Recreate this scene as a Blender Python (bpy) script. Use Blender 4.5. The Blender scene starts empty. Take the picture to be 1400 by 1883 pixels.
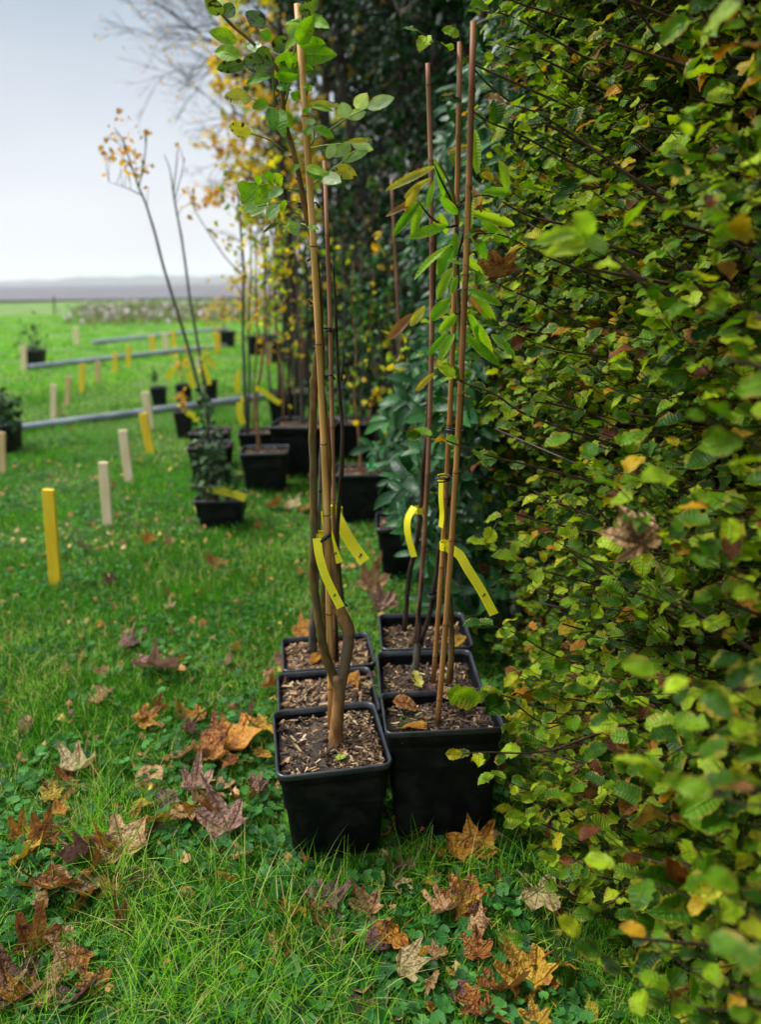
import bpy, math, random
import numpy as np
from mathutils import Vector, Matrix
random.seed(7)
RNG = np.random.default_rng(7)
PI = math.pi
scene = bpy.context.scene

# ------------------------------------------------------------------ camera, light, exposure
CAM_H, PITCH, ROLL, FPX = 1.28, math.radians(16.9), math.radians(0.8), 1400.0
cam_d = bpy.data.cameras.new('camera'); cam = bpy.data.objects.new('camera', cam_d)
scene.collection.objects.link(cam); scene.camera = cam
cam.location = (0, 0, CAM_H)
cam.matrix_world = Matrix.Translation((0, 0, CAM_H)) @ Matrix.Rotation(PI/2 - PITCH, 4, 'X') @ Matrix.Rotation(-ROLL, 4, 'Z')
cam_d.sensor_fit = 'HORIZONTAL'; cam_d.sensor_width = 24.0; cam_d.lens = 24.0
cam_d.clip_start = 0.05; cam_d.clip_end = 8000
cam_d.dof.use_dof = True; cam_d.dof.focus_distance = 1.55; cam_d.dof.aperture_fstop = 2.0

world = bpy.data.worlds.new('World'); scene.world = world; world.use_nodes = True
wn, wl = world.node_tree.nodes, world.node_tree.links
wn.clear()
w_out = wn.new('ShaderNodeOutputWorld')
sky = wn.new('ShaderNodeTexSky'); sky.sky_type = 'NISHITA'; sky.sun_disc = False
SUN_EL, SUN_AZ = math.radians(58), math.radians(-75)
sky.sun_elevation = SUN_EL; sky.sun_rotation = SUN_AZ; sky.dust_density = 4
bg1 = wn.new('ShaderNodeBackground'); bg1.inputs['Strength'].default_value = 0.05
wl.new(sky.outputs[0], bg1.inputs['Color'])
tc = wn.new('ShaderNodeTexCoord'); sx = wn.new('ShaderNodeSeparateXYZ')
wl.new(tc.outputs['Generated'], sx.inputs[0])
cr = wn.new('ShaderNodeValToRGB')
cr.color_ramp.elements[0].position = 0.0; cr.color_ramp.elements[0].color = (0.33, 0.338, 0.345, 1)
cr.color_ramp.elements[1].position = 1.0; cr.color_ramp.elements[1].color = (0.82, 0.85, 0.90, 1)  # unseen zenith made brighter than the sky in view, to light the lawn
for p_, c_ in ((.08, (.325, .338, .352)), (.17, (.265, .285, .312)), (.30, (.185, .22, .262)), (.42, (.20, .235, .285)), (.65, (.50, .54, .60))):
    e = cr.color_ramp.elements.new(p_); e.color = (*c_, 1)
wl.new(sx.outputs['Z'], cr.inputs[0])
cn = wn.new('ShaderNodeTexNoise'); cn.inputs['Scale'].default_value = 2.2; cn.inputs['Detail'].default_value = 5
cmap = wn.new('ShaderNodeMapping'); cmap.inputs['Scale'].default_value = (1, 1, 2.6)
wl.new(tc.outputs['Generated'], cmap.inputs[0]); wl.new(cmap.outputs[0], cn.inputs['Vector'])
cm = wn.new('ShaderNodeMapRange'); cm.inputs['From Min'].default_value = .3; cm.inputs['From Max'].default_value = .7
cm.inputs['To Min'].default_value = .93; cm.inputs['To Max'].default_value = 1.07
wl.new(cn.outputs['Fac'], cm.inputs['Value'])
mul = wn.new('ShaderNodeVectorMath'); mul.operation = 'SCALE'
wl.new(cr.outputs[0], mul.inputs[0]); wl.new(cm.outputs[0], mul.inputs['Scale'])
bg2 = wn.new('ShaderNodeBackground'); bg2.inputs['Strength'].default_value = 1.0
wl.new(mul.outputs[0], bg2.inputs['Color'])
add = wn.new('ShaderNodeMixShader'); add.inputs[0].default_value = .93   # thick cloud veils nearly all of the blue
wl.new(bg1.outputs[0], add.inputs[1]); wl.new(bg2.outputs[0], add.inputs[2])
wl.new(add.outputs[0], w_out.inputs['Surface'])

sun_d = bpy.data.lights.new('sun', 'SUN'); sun_d.energy = 1.5; sun_d.angle = math.radians(16); sun_d.color = (1.0, .975, .93)
sun = bpy.data.objects.new('sun', sun_d); scene.collection.objects.link(sun)
sdir = Vector((math.sin(SUN_AZ)*math.cos(SUN_EL), math.cos(SUN_AZ)*math.cos(SUN_EL), math.sin(SUN_EL)))
sun.rotation_euler = sdir.to_track_quat('Z', 'Y').to_euler(); sun.location = (-4, 0, 6)

vs = scene.view_settings
vs.view_transform = 'Standard'; vs.look = 'None'; vs.gamma = 1.0; vs.use_curve_mapping = False; vs.exposure = 1.45
scene.render.engine = 'CYCLES'
scene.cycles.use_denoising = True
scene.cycles.max_bounces = 6; scene.cycles.transparent_max_bounces = 4; scene.cycles.volume_bounces = 1
scene.cycles.diffuse_bounces = 2; scene.cycles.glossy_bounces = 2; scene.cycles.transmission_bounces = 2

# ------------------------------------------------------------------ places measured on the photograph (1400 px wide)
def ray(px, py):
    x, y = px-700, -(py-941.5)
    xr = x*math.cos(ROLL)+y*math.sin(ROLL); yr = -x*math.sin(ROLL)+y*math.cos(ROLL)
    return (xr/FPX, math.cos(PITCH)+yr/FPX*math.sin(PITCH), -math.sin(PITCH)+yr/FPX*math.cos(PITCH))
def at(px, py, z=0.0):
    d = ray(px, py); t = (z-CAM_H)/d[2]; return np.array([d[0]*t, d[1]*t, z])
def atd(px, py, Y):
    d = ray(px, py); t = Y/d[1]; return np.array([d[0]*t, Y, CAM_H+d[2]*t])
def gz(x, y):
    x = np.asarray(x, float); y = np.asarray(y, float)
    a = 0.012*np.sin(x*2.1+.7)*np.cos(y*1.7+.3)+0.008*np.sin(x*4.7+y*3.1)+0.004*np.sin(x*9.3-y*7.7+1)
    f = np.clip((y-14)/30, 0, 1)
    return a - .01 + .10*f*np.sin(x*.13+y*.07)

# ------------------------------------------------------------------ mesh helpers
def new_mesh(name, V, F, attrs=None, uv=None, smooth=True, fattr=None):
    """F: list of index arrays (n,3)/(n,4) or list of polygons."""
    me = bpy.data.meshes.new(name)
    V = np.asarray(V, np.float32)
    if isinstance(F, list) and len(F) and not isinstance(F[0], np.ndarray):
        me.from_pydata([tuple(v) for v in V], [], F)
    else:
        if isinstance(F, np.ndarray): F = [F]
        F = [f for f in F if len(f)]
        li = np.concatenate([f.ravel() for f in F]).astype(np.int32)
        tot = np.concatenate([np.full(len(f), f.shape[1]) for f in F]).astype(np.int32)
        st = np.concatenate([[0], np.cumsum(tot)[:-1]]).astype(np.int32)
        me.vertices.add(len(V)); me.vertices.foreach_set('co', V.ravel())
        me.loops.add(len(li)); me.loops.foreach_set('vertex_index', li)
        me.polygons.add(len(tot)); me.polygons.foreach_set('loop_start', st); me.polygons.foreach_set('loop_total', tot)
        me.update(calc_edges=True)
    if attrs:
        for k, a in attrs.items():
            at_ = me.attributes.new(k, 'FLOAT', 'POINT'); at_.data.foreach_set('value', np.asarray(a, np.float32))
    if uv is not None:
        idx = np.empty(len(me.loops), np.int32); me.loops.foreach_get('vertex_index', idx)
        l = me.uv_layers.new(name='UVMap'); l.data.foreach_set('uv', np.asarray(uv, np.float32)[idx].ravel())
    me.polygons.foreach_set('use_smooth', np.full(len(me.polygons), smooth))
    me.update()
    return me

def root_loc(p):
    o = Vector((0, 0, 0))
    while p is not None: o += p.location; p = p.parent
    return o
def link(name, me, mat=None, parent=None, loc=None):
    o = bpy.data.objects.new(name, me); scene.collection.objects.link(o)
    if mat is not None and len(me.materials) == 0: me.materials.append(mat)
    if parent is not None: o.parent = parent
    if loc is not None: o.location = loc
    return o
def obj(name, V, F, mat, parent=None, smooth=True, **kw):
    V = np.asarray(V, float)
    if parent is not None: V = V - np.array(root_loc(parent))
    return link(name, new_mesh(name, V, F, smooth=smooth, **kw), mat, parent)
def tag(o, label, cat, group=None, kind=None):
    if label: o['label'] = label
    if cat: o['category'] = cat
    if group: o['group'] = group
    if kind: o['kind'] = kind
    return o
def empty(name, loc, label, cat, group=None):
    o = bpy.data.objects.new(name, None); scene.collection.objects.link(o)
    o.location = Vector([float(c) for c in loc]); o.empty_display_size = .1
    return tag(o, label, cat, group)

class MB:
    def __init__(s): s.V = []; s.F3 = []; s.F4 = []; s.n = 0; s.A = []; s.U = []
    def add(s, V, F, a=0.0, uv=None):
        V = np.asarray(V, float); s.V.append(V)
        for f in ([F] if isinstance(F, np.ndarray) else F):
            if len(f): (s.F3 if f.shape[1] == 3 else s.F4).append(np.asarray(f)+s.n)
        s.A.append(np.full(len(V), a) if np.isscalar(a) else np.asarray(a))
        s.U.append(np.zeros((len(V), 2)) if uv is None else uv)
        s.n += len(V)
    def build(s, name, mat, parent=None, smooth=True):
        F = []
        if s.F4: F.append(np.concatenate(s.F4))
        if s.F3: F.append(np.concatenate(s.F3))
        return obj(name, np.concatenate(s.V), F, mat, parent, smooth, attrs={'rnd': np.concatenate(s.A)}, uv=np.concatenate(s.U))

def smooth_path(P, n=4):
    P = np.asarray(P, float)
    if len(P) < 3: return np.array([P[0]+(P[-1]-P[0])*t for t in np.linspace(0, 1, n+1)])
    Q = np.vstack([2*P[0]-P[1], P, 2*P[-1]-P[-2]]); out = []
    for i in range(1, len(Q)-2):
        for k in range(n):
            t = k/n
            out.append(.5*((2*Q[i])+(-Q[i-1]+Q[i+1])*t+(2*Q[i-1]-5*Q[i]+4*Q[i+1]-Q[i+2])*t*t+(-Q[i-1]+3*Q[i]-3*Q[i+1]+Q[i+2])*t**3))
    out.append(P[-1]); return np.array(out)
def tube_vf(P, R, n=6, cap=True):
    P = np.asarray(P, float); m = len(P); R = np.broadcast_to(np.asarray(R, float), (m,))
    T = np.gradient(P, axis=0); T /= np.linalg.norm(T, axis=1)[:, None]+1e-9
    ref = np.array([0.31, .95, .05]); 
    if abs(T[:, 1]).mean() > .8: ref = np.array([1., .1, .1])
    A = np.cross(T, ref); A /= np.linalg.norm(A, axis=1)[:, None]+1e-9
    B = np.cross(T, A)
    th = np.arange(n)*2*PI/n
    V = P[:, None]+R[:, None, None]*(np.cos(th)[None, :, None]*A[:, None]+np.sin(th)[None, :, None]*B[:, None])
    V = V.reshape(-1, 3)
    i = np.arange(m-1)[:, None]*n; j = np.arange(n)[None]; k = (np.arange(n)+1) % n; k = k[None]
    F = np.stack([i+j, i+k, i+n+k, i+n+j], -1).reshape(-1, 4)
    Fs = [F]
    if cap:
        V = np.vstack([V, P[0], P[-1]]); c0, c1 = m*n, m*n+1
        a = np.arange(n); b = (a+1) % n
        Fs.append(np.vstack([np.stack([b, a, np.full(n, c0)], 1), np.stack([(m-1)*n+a, (m-1)*n+b, np.full(n, c1)], 1)]))
    return V, Fs
def tube(name, P, R, mat, parent=None, n=8, sm=4, knobs=0.0, seed=0):
    P = np.asarray(P, float)
    Rr = np.broadcast_to(np.asarray(R, float), (len(P),))
    Q = smooth_path(P, sm) if sm else P
    rr = np.interp(np.linspace(0, 1, len(Q)), np.linspace(0, 1, len(P)), Rr)
    if knobs:
        rg = np.random.default_rng(seed); rr = rr*(1+knobs*rg.uniform(-.5, 1, len(rr))**3*1.5)
        Q = Q + rg.normal(0, 1, Q.shape)*rr[:, None]*knobs*.5
    V, F = tube_vf(Q, rr, n)
    m = MB(); m.add(V, F); return m.build(name, mat, parent)
def box_vf(c, s, R=None):
    V = np.array([(x, y, z) for x in (-.5, .5) for y in (-.5, .5) for z in (-.5, .5)], float)*np.asarray(s)
    if R is not None: V = V @ np.asarray(R).T
    F = np.array([(0, 1, 3, 2), (4, 6, 7, 5), (0, 4, 5, 1), (2, 3, 7, 6), (0, 2, 6, 4), (1, 5, 7, 3)])
    return V+np.asarray(c), F

# ------------------------------------------------------------------ leaf shapes (length 1 along +Y, blade normal +Z)
def leaf_tmpl(wide=.35, ns=6, nw=4, curl=.15, fold=.25, wave=.04, tooth=0.0, tip=1.0, seed=0, peak=.45, lobes=0):
    rg = np.random.default_rng(seed)
    t = np.linspace(0, 1, ns+1)
    w = wide*np.sin(PI*t**(math.log(.5)/math.log(peak)))**(.75*tip); w[0] = .012; w[-1] = .01
    if lobes: w[1:-1] *= 1+lobes*rg.uniform(-1, 1, ns-1)
    V = []; U = []
    for i, ti in enumerate(t):
        for k, s in enumerate(np.linspace(-1, 1, nw+1)):
            ww = w[i]
            off = 0
            if abs(s) > .9 and 0 < i < ns:
                if tooth: ww *= 1+tooth*(1 if i % 2 else -1)
                off = wave*rg.uniform(-1, 1)
            z = abs(s)*ww*fold + off + wave*.6*math.sin(ti*9+seed+s*2) - curl*ti*ti
            V.append((s*ww, ti*(1-.12*curl*ti), z)); U.append((s*.5+.5, ti))
    F = []
    for i in range(ns):
        for k in range(nw):
            a = i*(nw+1)+k; F.append((a, a+1, a+nw+2, a+nw+1))
    return np.array(V), np.array(F), np.array(U)

def maple_tmpl(seed=0, crumple=.10, cup=.15, roll=None):
    rg = np.random.default_rng(seed)
    lob = [(90, 1.0), (42, .92), (138, .92), (-5, .68), (185, .68)]
    pts = []
    seq = [(-80, .10), (-45, .34), (-28, .42), (-5, .72), (6, .60), (18, .58), (30, .76), (42, .97), (50, .84), (58, .70), (66, .58),
           (74, .74), (82, .84), (90, 1.05)]
    full = seq + [(180-a, r) for a, r in seq[::-1][1:]]
    pts = [(a, r*(1+rg.uniform(-.1, .1))) for a, r in full]
    veinA = {-5, 42, 90, 138, 185}
    V = [(0, 0, 0)]; U = [(.5, .5)]; A = [1.0]
    for ring, q in ((0, .33), (1, .66), (2, 1.0)):
        for (a, r) in pts:
            rr = r*q*(1.0 if ring == 2 else (1 if q < .5 else 1.02))
            if ring == 0: rr = .33*(.55+.45*r)
            x, y = rr*math.cos(math.radians(a)), rr*math.sin(math.radians(a))
            z = cup*(x*x+y*y)*rg.uniform(.3, 2.0) + crumple*1.3*rg.uniform(-1, 1)*q + (.07*q if a not in veinA else -.04)
            V.append((x, y, z)); U.append((x*.5+.5, y*.5+.5)); A.append(1.0 if a in veinA else 0.0)
    n = len(pts); F3 = []; F4 = []
    for i in range(n):
        j = (i+1) % n
        F3.append((0, 1+i, 1+j))
        for r in range(2):
            a = 1+r*n; b = 1+(r+1)*n
            F4.append((a+i, b+i, b+j, a+j))
    V = np.array(V); ax = rg.uniform(0, PI); k = rg.uniform(.1, 1.25) if roll is None else roll   # roll the blade about an axis
    d = V[:, 0]*math.cos(ax)+V[:, 1]*math.sin(ax)
    V[:, 2] += k*d*d*1.1
    V[:, 1] -= .35; V *= .62
    # petiole
    P = np.array([(0, -.22, V[0, 2]), (.03, -.5, V[0, 2]+.03), (.02, -.8, V[0, 2]+.0)])
    tv, tf = tube_vf(smooth_path(P, 3), .012, 3, False)
    F4 = [np.array(F4), tf[0]+len(V)]
    return np.vstack([V, tv]), [np.concatenate(F4), np.array(F3)], np.vstack([np.array(U), np.full((len(tv), 2), .5)]), np.concatenate([A, np.ones(len(tv))])

def rot_from(y, n):
    """matrices whose columns are x, y(leaf direction), z(normal)."""
    y = y/(np.linalg.norm(y, axis=-1, keepdims=True)+1e-9)
    x = np.cross(y, n); x /= (np.linalg.norm(x, axis=-1, keepdims=True)+1e-9)
    z = np.cross(x, y)
    return np.stack([x, y, z], -1)
def scatter(mb, tm, P, R, S, rnd):
    """copies of template tm=(V,F,U) at P with rotations R, sizes S into builder mb."""
    V, F, U = tm[:3]
    n = len(P)
    if n == 0: return
    W = np.einsum('nij,kj->nki', R, V)*np.asarray(S)[:, None, None]+P[:, None]
    off = (np.arange(n)*len(V))[:, None, None]
    Fs = [((f[None]+off).reshape(-1, f.shape[1])) for f in ([F] if isinstance(F, np.ndarray) else F)]
    mb.add(W.reshape(-1, 3), Fs, np.repeat(rnd, len(V)), np.tile(U, (n, 1)))
def rand_dirs(n, rg=RNG):
    d = rg.normal(size=(n, 3)); return d/np.linalg.norm(d, axis=1)[:, None]

# ------------------------------------------------------------------ materials
def mat_new(name):
    m = bpy.data.materials.new(name); m.use_nodes = True
    nt = m.node_tree; nt.nodes.clear()
    return m, nt.nodes, nt.links
def ramp_node(N, cols, interp='LINEAR'):
    r = N.new('ShaderNodeValToRGB'); r.color_ramp.interpolation = interp
    el = r.color_ramp.elements
    while len(el) < len(cols): el.new(.5)
    for i, (p, c) in enumerate(cols): el[i].position = p; el[i].color = (*c, 1)
    return r
def math_node(N, L, op, a, b=None):
    m = N.new('ShaderNodeMath'); m.operation = op
    for i, v in enumerate((a, b)):
        if v is None: continue
        if isinstance(v, (int, float)): m.inputs[i].default_value = v
        else: L.new(v, m.inputs[i])
    return m.outputs[0]
def mixc(N, L, fac, a, b, blend='MIX'):
    m = N.new('ShaderNodeMix'); m.data_type = 'RGBA'; m.blend_type = blend
    if isinstance(fac, (int, float)): m.inputs['Factor'].default_value = fac
    else: L.new(fac, m.inputs['Factor'])
    for nm, v in (('A', a), ('B', b)):
        s = [i for i in m.inputs if i.name == nm and i.type == 'RGBA'][0]
        if isinstance(v, tuple): s.default_value = (*v, 1)
        else: L.new(v, s)
    return [o for o in m.outputs if o.type == 'RGBA'][0]
def rndval(N, L):
    a = N.new('ShaderNodeAttribute'); a.attribute_name = 'rnd'
    o = N.new('ShaderNodeObjectInfo')
    s = math_node(N, L, 'ADD', a.outputs['Fac'], o.outputs['Random'])
    return math_node(N, L, 'FRACT', s)

def leaf_mat(name, cols, rough=.38, trans=.3, vein=.5, spot=None, spot_amt=.0, edge=None, blotch=.35, tcol=None, bump=.5, nv=9.0, spec=.5, nscale=30):
    m, N, L = mat_new(name)
    r = rndval(N, L); ramp = ramp_node(N, cols); L.new(r, ramp.inputs[0])
    tc = N.new('ShaderNodeTexCoord'); no = N.new('ShaderNodeTexNoise'); no.inputs['Scale'].default_value = nscale; no.inputs['Detail'].default_value = 3
    g = N.new('ShaderNodeNewGeometry'); L.new(g.outputs['Position'], no.inputs['Vector'])
    bl = N.new('ShaderNodeMapRange'); bl.inputs['From Min'].default_value = .35; bl.inputs['From Max'].default_value = .65
    bl.inputs['To Min'].default_value = 1-blotch; bl.inputs['To Max'].default_value = 1+blotch*.6
    L.new(no.outputs['Fac'], bl.inputs['Value'])
    sc = N.new('ShaderNodeVectorMath'); sc.operation = 'SCALE'; L.new(ramp.outputs[0], sc.inputs[0]); L.new(bl.outputs[0], sc.inputs['Scale'])
    col = sc.outputs[0]
    uv = N.new('ShaderNodeSeparateXYZ'); L.new(tc.outputs['UV'], uv.inputs[0])
    au = math_node(N, L, 'ABSOLUTE', math_node(N, L, 'SUBTRACT', uv.outputs['X'], .5))
    mid = N.new('ShaderNodeMapRange'); mid.inputs['From Min'].default_value = .02; mid.inputs['From Max'].default_value = .07
    mid.inputs['To Min'].default_value = 1; mid.inputs['To Max'].default_value = 0; L.new(au, mid.inputs['Value'])
    ph = math_node(N, L, 'SUBTRACT', math_node(N, L, 'MULTIPLY', uv.outputs['Y'], nv*6.28), math_node(N, L, 'MULTIPLY', au, 9.0))
    sv = math_node(N, L, 'POWER', math_node(N, L, 'ABSOLUTE', math_node(N, L, 'SINE', math_node(N, L, 'MULTIPLY', ph, .5))), 10.0)
    vv = math_node(N, L, 'MAXIMUM', mid.outputs[0], math_node(N, L, 'MULTIPLY', sv, .55))
    if vein:
        lighter = N.new('ShaderNodeVectorMath'); lighter.operation = 'SCALE'; L.new(col, lighter.inputs[0]); lighter.inputs['Scale'].default_value = 1.6
        col = mixc(N, L, math_node(N, L, 'MULTIPLY', vv, vein), col, lighter.outputs[0])
    if edge is not None:
        n2 = N.new('ShaderNodeTexNoise'); n2.inputs['Scale'].default_value = nscale*1.3; L.new(g.outputs['Position'], n2.inputs['Vector'])
        ev = math_node(N, L, 'ADD', math_node(N, L, 'MULTIPLY', au, 1.1), n2.outputs['Fac'])
        em = N.new('ShaderNodeMapRange'); em.inputs['From Min'].default_value = .95; em.inputs['From Max'].default_value = 1.08; L.new(ev, em.inputs['Value'])
        col = mixc(N, L, em.outputs[0], col, edge)
    if spot is not None:
        n3 = N.new('ShaderNodeTexNoise'); n3.inputs['Scale'].default_value = 260 if spot_amt < .5 else 90; n3.inputs['Detail'].default_value = 2; L.new(g.outputs['Position'], n3.inputs['Vector'])
        sm = N.new('ShaderNodeMapRange'); th = .66-.12*spot_amt
        sm.inputs['From Min'].default_value = th; sm.inputs['From Max'].default_value = th+.05; L.new(n3.outputs['Fac'], sm.inputs['Value'])
        col = mixc(N, L, sm.outputs[0], col, spot)
    p = N.new('ShaderNodeBsdfPrincipled'); L.new(col, p.inputs['Base Color'])
    p.inputs['Roughness'].default_value = rough; p.inputs['Specular IOR Level'].default_value = spec
    b = N.new('ShaderNodeBump'); b.inputs['Strength'].default_value = bump; b.inputs['Distance'].default_value = .002
    L.new(math_node(N, L, 'ADD', vv, math_node(N, L, 'MULTIPLY', no.outputs['Fac'], 2.0)), b.inputs['Height']); L.new(b.outputs[0], p.inputs['Normal'])
    t = N.new('ShaderNodeBsdfTranslucent')
    tsc = N.new('ShaderNodeVectorMath'); tsc.operation = 'MULTIPLY'; L.new(col, tsc.inputs[0]); tsc.inputs[1].default_value = tcol or (1.5, 1.5, .6)
    L.new(tsc.outputs[0], t.inputs['Color'])
    mx = N.new('ShaderNodeMixShader'); mx.inputs[0].default_value = trans
    L.new(p.outputs[0], mx.inputs[1]); L.new(t.outputs[0], mx.inputs[2])
    o = N.new('ShaderNodeOutputMaterial'); L.new(mx.outputs[0], o.inputs[0])
    return m

def noise_mat(name, c1, c2, scale=20, rough=.7, stretch=(1, 1, 1), bump=.3, dist=.003, c3=None, spec=.4, detail=6, coord='Object', lo=.35, hi=.65, metallic=0):
    m, N, L = mat_new(name)
    tc = N.new('ShaderNodeTexCoord'); mp = N.new('ShaderNodeMapping'); mp.inputs['Scale'].default_value = stretch
    L.new(tc.outputs[coord], mp.inputs[0])
    no = N.new('ShaderNodeTexNoise'); no.inputs['Scale'].default_value = scale; no.inputs['Detail'].default_value = detail
    L.new(mp.outputs[0], no.inputs['Vector'])
    r = ramp_node(N, [(lo, c1), (hi, c2)]); L.new(no.outputs['Fac'], r.inputs[0]); col = r.outputs[0]
    if c3:
        n2 = N.new('ShaderNodeTexNoise'); n2.inputs['Scale'].default_value = scale*.3; n2.inputs['Detail'].default_value = 3
        L.new(mp.outputs[0], n2.inputs['Vector'])
        mr = N.new('ShaderNodeMapRange'); mr.inputs['From Min'].default_value = .5; mr.inputs['From Max'].default_value = .62; L.new(n2.outputs['Fac'], mr.inputs['Value'])
        col = mixc(N, L, mr.outputs[0], col, c3)
    p = N.new('ShaderNodeBsdfPrincipled'); L.new(col, p.inputs['Base Color']); p.inputs['Roughness'].default_value = rough
    p.inputs['Specular IOR Level'].default_value = spec; p.inputs['Metallic'].default_value = metallic
    if bump:
        b = N.new('ShaderNodeBump'); b.inputs['Strength'].default_value = bump; b.inputs['Distance'].default_value = dist
        L.new(no.outputs['Fac'], b.inputs['Height']); L.new(b.outputs[0], p.inputs['Normal'])
    o = N.new('ShaderNodeOutputMaterial'); L.new(p.outputs[0], o.inputs[0])
    return m
def rnd_mat(name, cols, rough=.6, trans=0.0, spec=.3):
    m, N, L = mat_new(name)
    r = rndval(N, L); ramp = ramp_node(N, cols); L.new(r, ramp.inputs[0])
    p = N.new('ShaderNodeBsdfPrincipled'); L.new(ramp.outputs[0], p.inputs['Base Color']); p.inputs['Roughness'].default_value = rough
    p.inputs['Specular IOR Level'].default_value = spec
    o = N.new('ShaderNodeOutputMaterial')
    if trans:
        t = N.new('ShaderNodeBsdfTranslucent'); s = N.new('ShaderNodeVectorMath'); s.operation = 'SCALE'; s.inputs['Scale'].default_value = 1.5
        L.new(ramp.outputs[0], s.inputs[0]); L.new(s.outputs[0], t.inputs['Color'])
        mx = N.new('ShaderNodeMixShader'); mx.inputs[0].default_value = trans; L.new(p.outputs[0], mx.inputs[1]); L.new(t.outputs[0], mx.inputs[2]); L.new(mx.outputs[0], o.inputs[0])
    else: L.new(p.outputs[0], o.inputs[0])
    return m

M = {}
# lawn soil under the blades
def ground_mat():
    m, N, L = mat_new('lawn_ground')
    g = N.new('ShaderNodeNewGeometry')
    n1 = N.new('ShaderNodeTexNoise'); n1.inputs['Scale'].default_value = 25; n1.inputs['Detail'].default_value = 8; L.new(g.outputs['Position'], n1.inputs['Vector'])
    n2 = N.new('ShaderNodeTexNoise'); n2.inputs['Scale'].default_value = .9; n2.inputs['Detail'].default_value = 5; L.new(g.outputs['Position'], n2.inputs['Vector'])
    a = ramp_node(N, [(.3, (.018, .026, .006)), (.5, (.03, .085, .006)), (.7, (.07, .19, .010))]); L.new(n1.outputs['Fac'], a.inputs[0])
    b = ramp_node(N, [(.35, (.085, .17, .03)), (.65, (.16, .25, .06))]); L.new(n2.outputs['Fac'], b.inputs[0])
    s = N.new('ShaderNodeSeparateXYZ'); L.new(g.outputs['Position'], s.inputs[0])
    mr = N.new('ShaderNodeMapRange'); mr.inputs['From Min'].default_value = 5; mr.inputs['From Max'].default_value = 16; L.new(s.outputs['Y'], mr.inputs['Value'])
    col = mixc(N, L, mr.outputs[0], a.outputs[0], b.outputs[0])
    p = N.new('ShaderNodeBsdfPrincipled'); L.new(col, p.inputs['Base Color']); p.inputs['Roughness'].default_value = .85; p.inputs['Specular IOR Level'].default_value = .2
    bp = N.new('ShaderNodeBump'); bp.inputs['Strength'].default_value = .8; bp.inputs['Distance'].default_value = .02; L.new(n1.outputs['Fac'], bp.inputs['Height']); L.new(bp.outputs[0], p.inputs['Normal'])
    o = N.new('ShaderNodeOutputMaterial'); L.new(p.outputs[0], o.inputs[0]); return m
M['ground'] = ground_mat()
M['grass'] = rnd_mat('grass_blades', [(0, (.012, .065, .003)), (.25, (.035, .17, .004)), (.52, (.10, .34, .008)), (.80, (.22, .50, .025)), (.94, (.38, .60, .09)), (.965, (.58, .50, .20))], rough=.5, trans=.46, spec=.08)
M['clover'] = leaf_mat('ground_ivy_leaf', [(0, (.012, .07, .012)), (.5, (.03, .14, .022)), (1, (.08, .26, .04))], rough=.42, trans=.25, vein=.3, spec=.22)
M['plough'] = noise_mat('ploughed_soil', (.105, .10, .11), (.15, .145, .155), scale=.25, rough=.9, bump=.6, dist=.1, stretch=(1, 6, 1))
M['hill'] = noise_mat('far_woods', (.03, .05, .04), (.06, .08, .06), scale=.02, rough=1, bump=0)
M['beech'] = leaf_mat('beech_leaf', [(0, (.014, .055, .003)), (.28, (.05, .14, .004)), (.55, (.14, .28, .007)), (.86, (.38, .52, .018)), (.915, (.50, .40, .015)), (.945, (.48, .20, .012)), (.97, (.13, .035, .015)), (1, (.24, .11, .04))], rough=.42, trans=.34, vein=.30, edge=(.30, .24, .02), bump=.9, nscale=38, spot=(.08, .04, .01), spot_amt=.0, spec=.22)
M['twig'] = noise_mat('beech_twig', (.035, .018, .014), (.085, .045, .035), scale=60, rough=.55, bump=.3)
M['laurel'] = leaf_mat('laurel_leaf', [(0, (.006, .035, .008)), (.6, (.012, .07, .014)), (1, (.035, .14, .025))], rough=.36, trans=.12, vein=.35, blotch=.2, nv=7, spec=.22, bump=.3)
M['yew'] = leaf_mat('dark_evergreen_leaf', [(0, (.004, .016, .006)), (.6, (.008, .034, .010)), (.93, (.022, .075, .018)), (.97, (.30, .22, .03)), (1, (.25, .20, .03))], rough=.5, trans=.1, vein=0, blotch=.2, spec=.2)
M['copper'] = leaf_mat('copper_leaf', [(0, (.012, .006, .007)), (.7, (.03, .010, .012)), (1, (.07, .025, .02))], spec=.2, rough=.5, trans=.15, vein=0)
M['gold'] = leaf_mat('golden_leaf', [(0, (.55, .28, .015)), (.4, (.68, .43, .02)), (.8, (.62, .52, .04)), (1, (.28, .30, .04))], rough=.45, trans=.5, vein=.2, tcol=(1.3, 1.2, .6))
M['yelgreen'] = leaf_mat('yellow_green_leaf', [(0, (.16, .28, .02)), (.4, (.34, .44, .025)), (.8, (.65, .54, .03)), (1, (.68, .40, .02))], rough=.45, trans=.5, spec=.2, vein=.2)
M['midgreen'] = leaf_mat('mid_green_leaf', [(0, (.02, .08, .01)), (.6, (.04, .15, .02)), (1, (.14, .25, .03))], spec=.2, rough=.45, trans=.25, vein=.2)
M['rusty'] = leaf_mat('rust_leaf', [(0, (.46, .18, .02)), (.5, (.62, .28, .02)), (1, (.68, .42, .03))], rough=.45, trans=.5, vein=.2)
M['shrubgreen'] = leaf_mat('evergreen_shrub_leaf', [(0, (.010, .035, .010)), (.6, (.025, .075, .02)), (1, (.09, .16, .05))], spec=.2, rough=.4, trans=.1, vein=.2)
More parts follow.
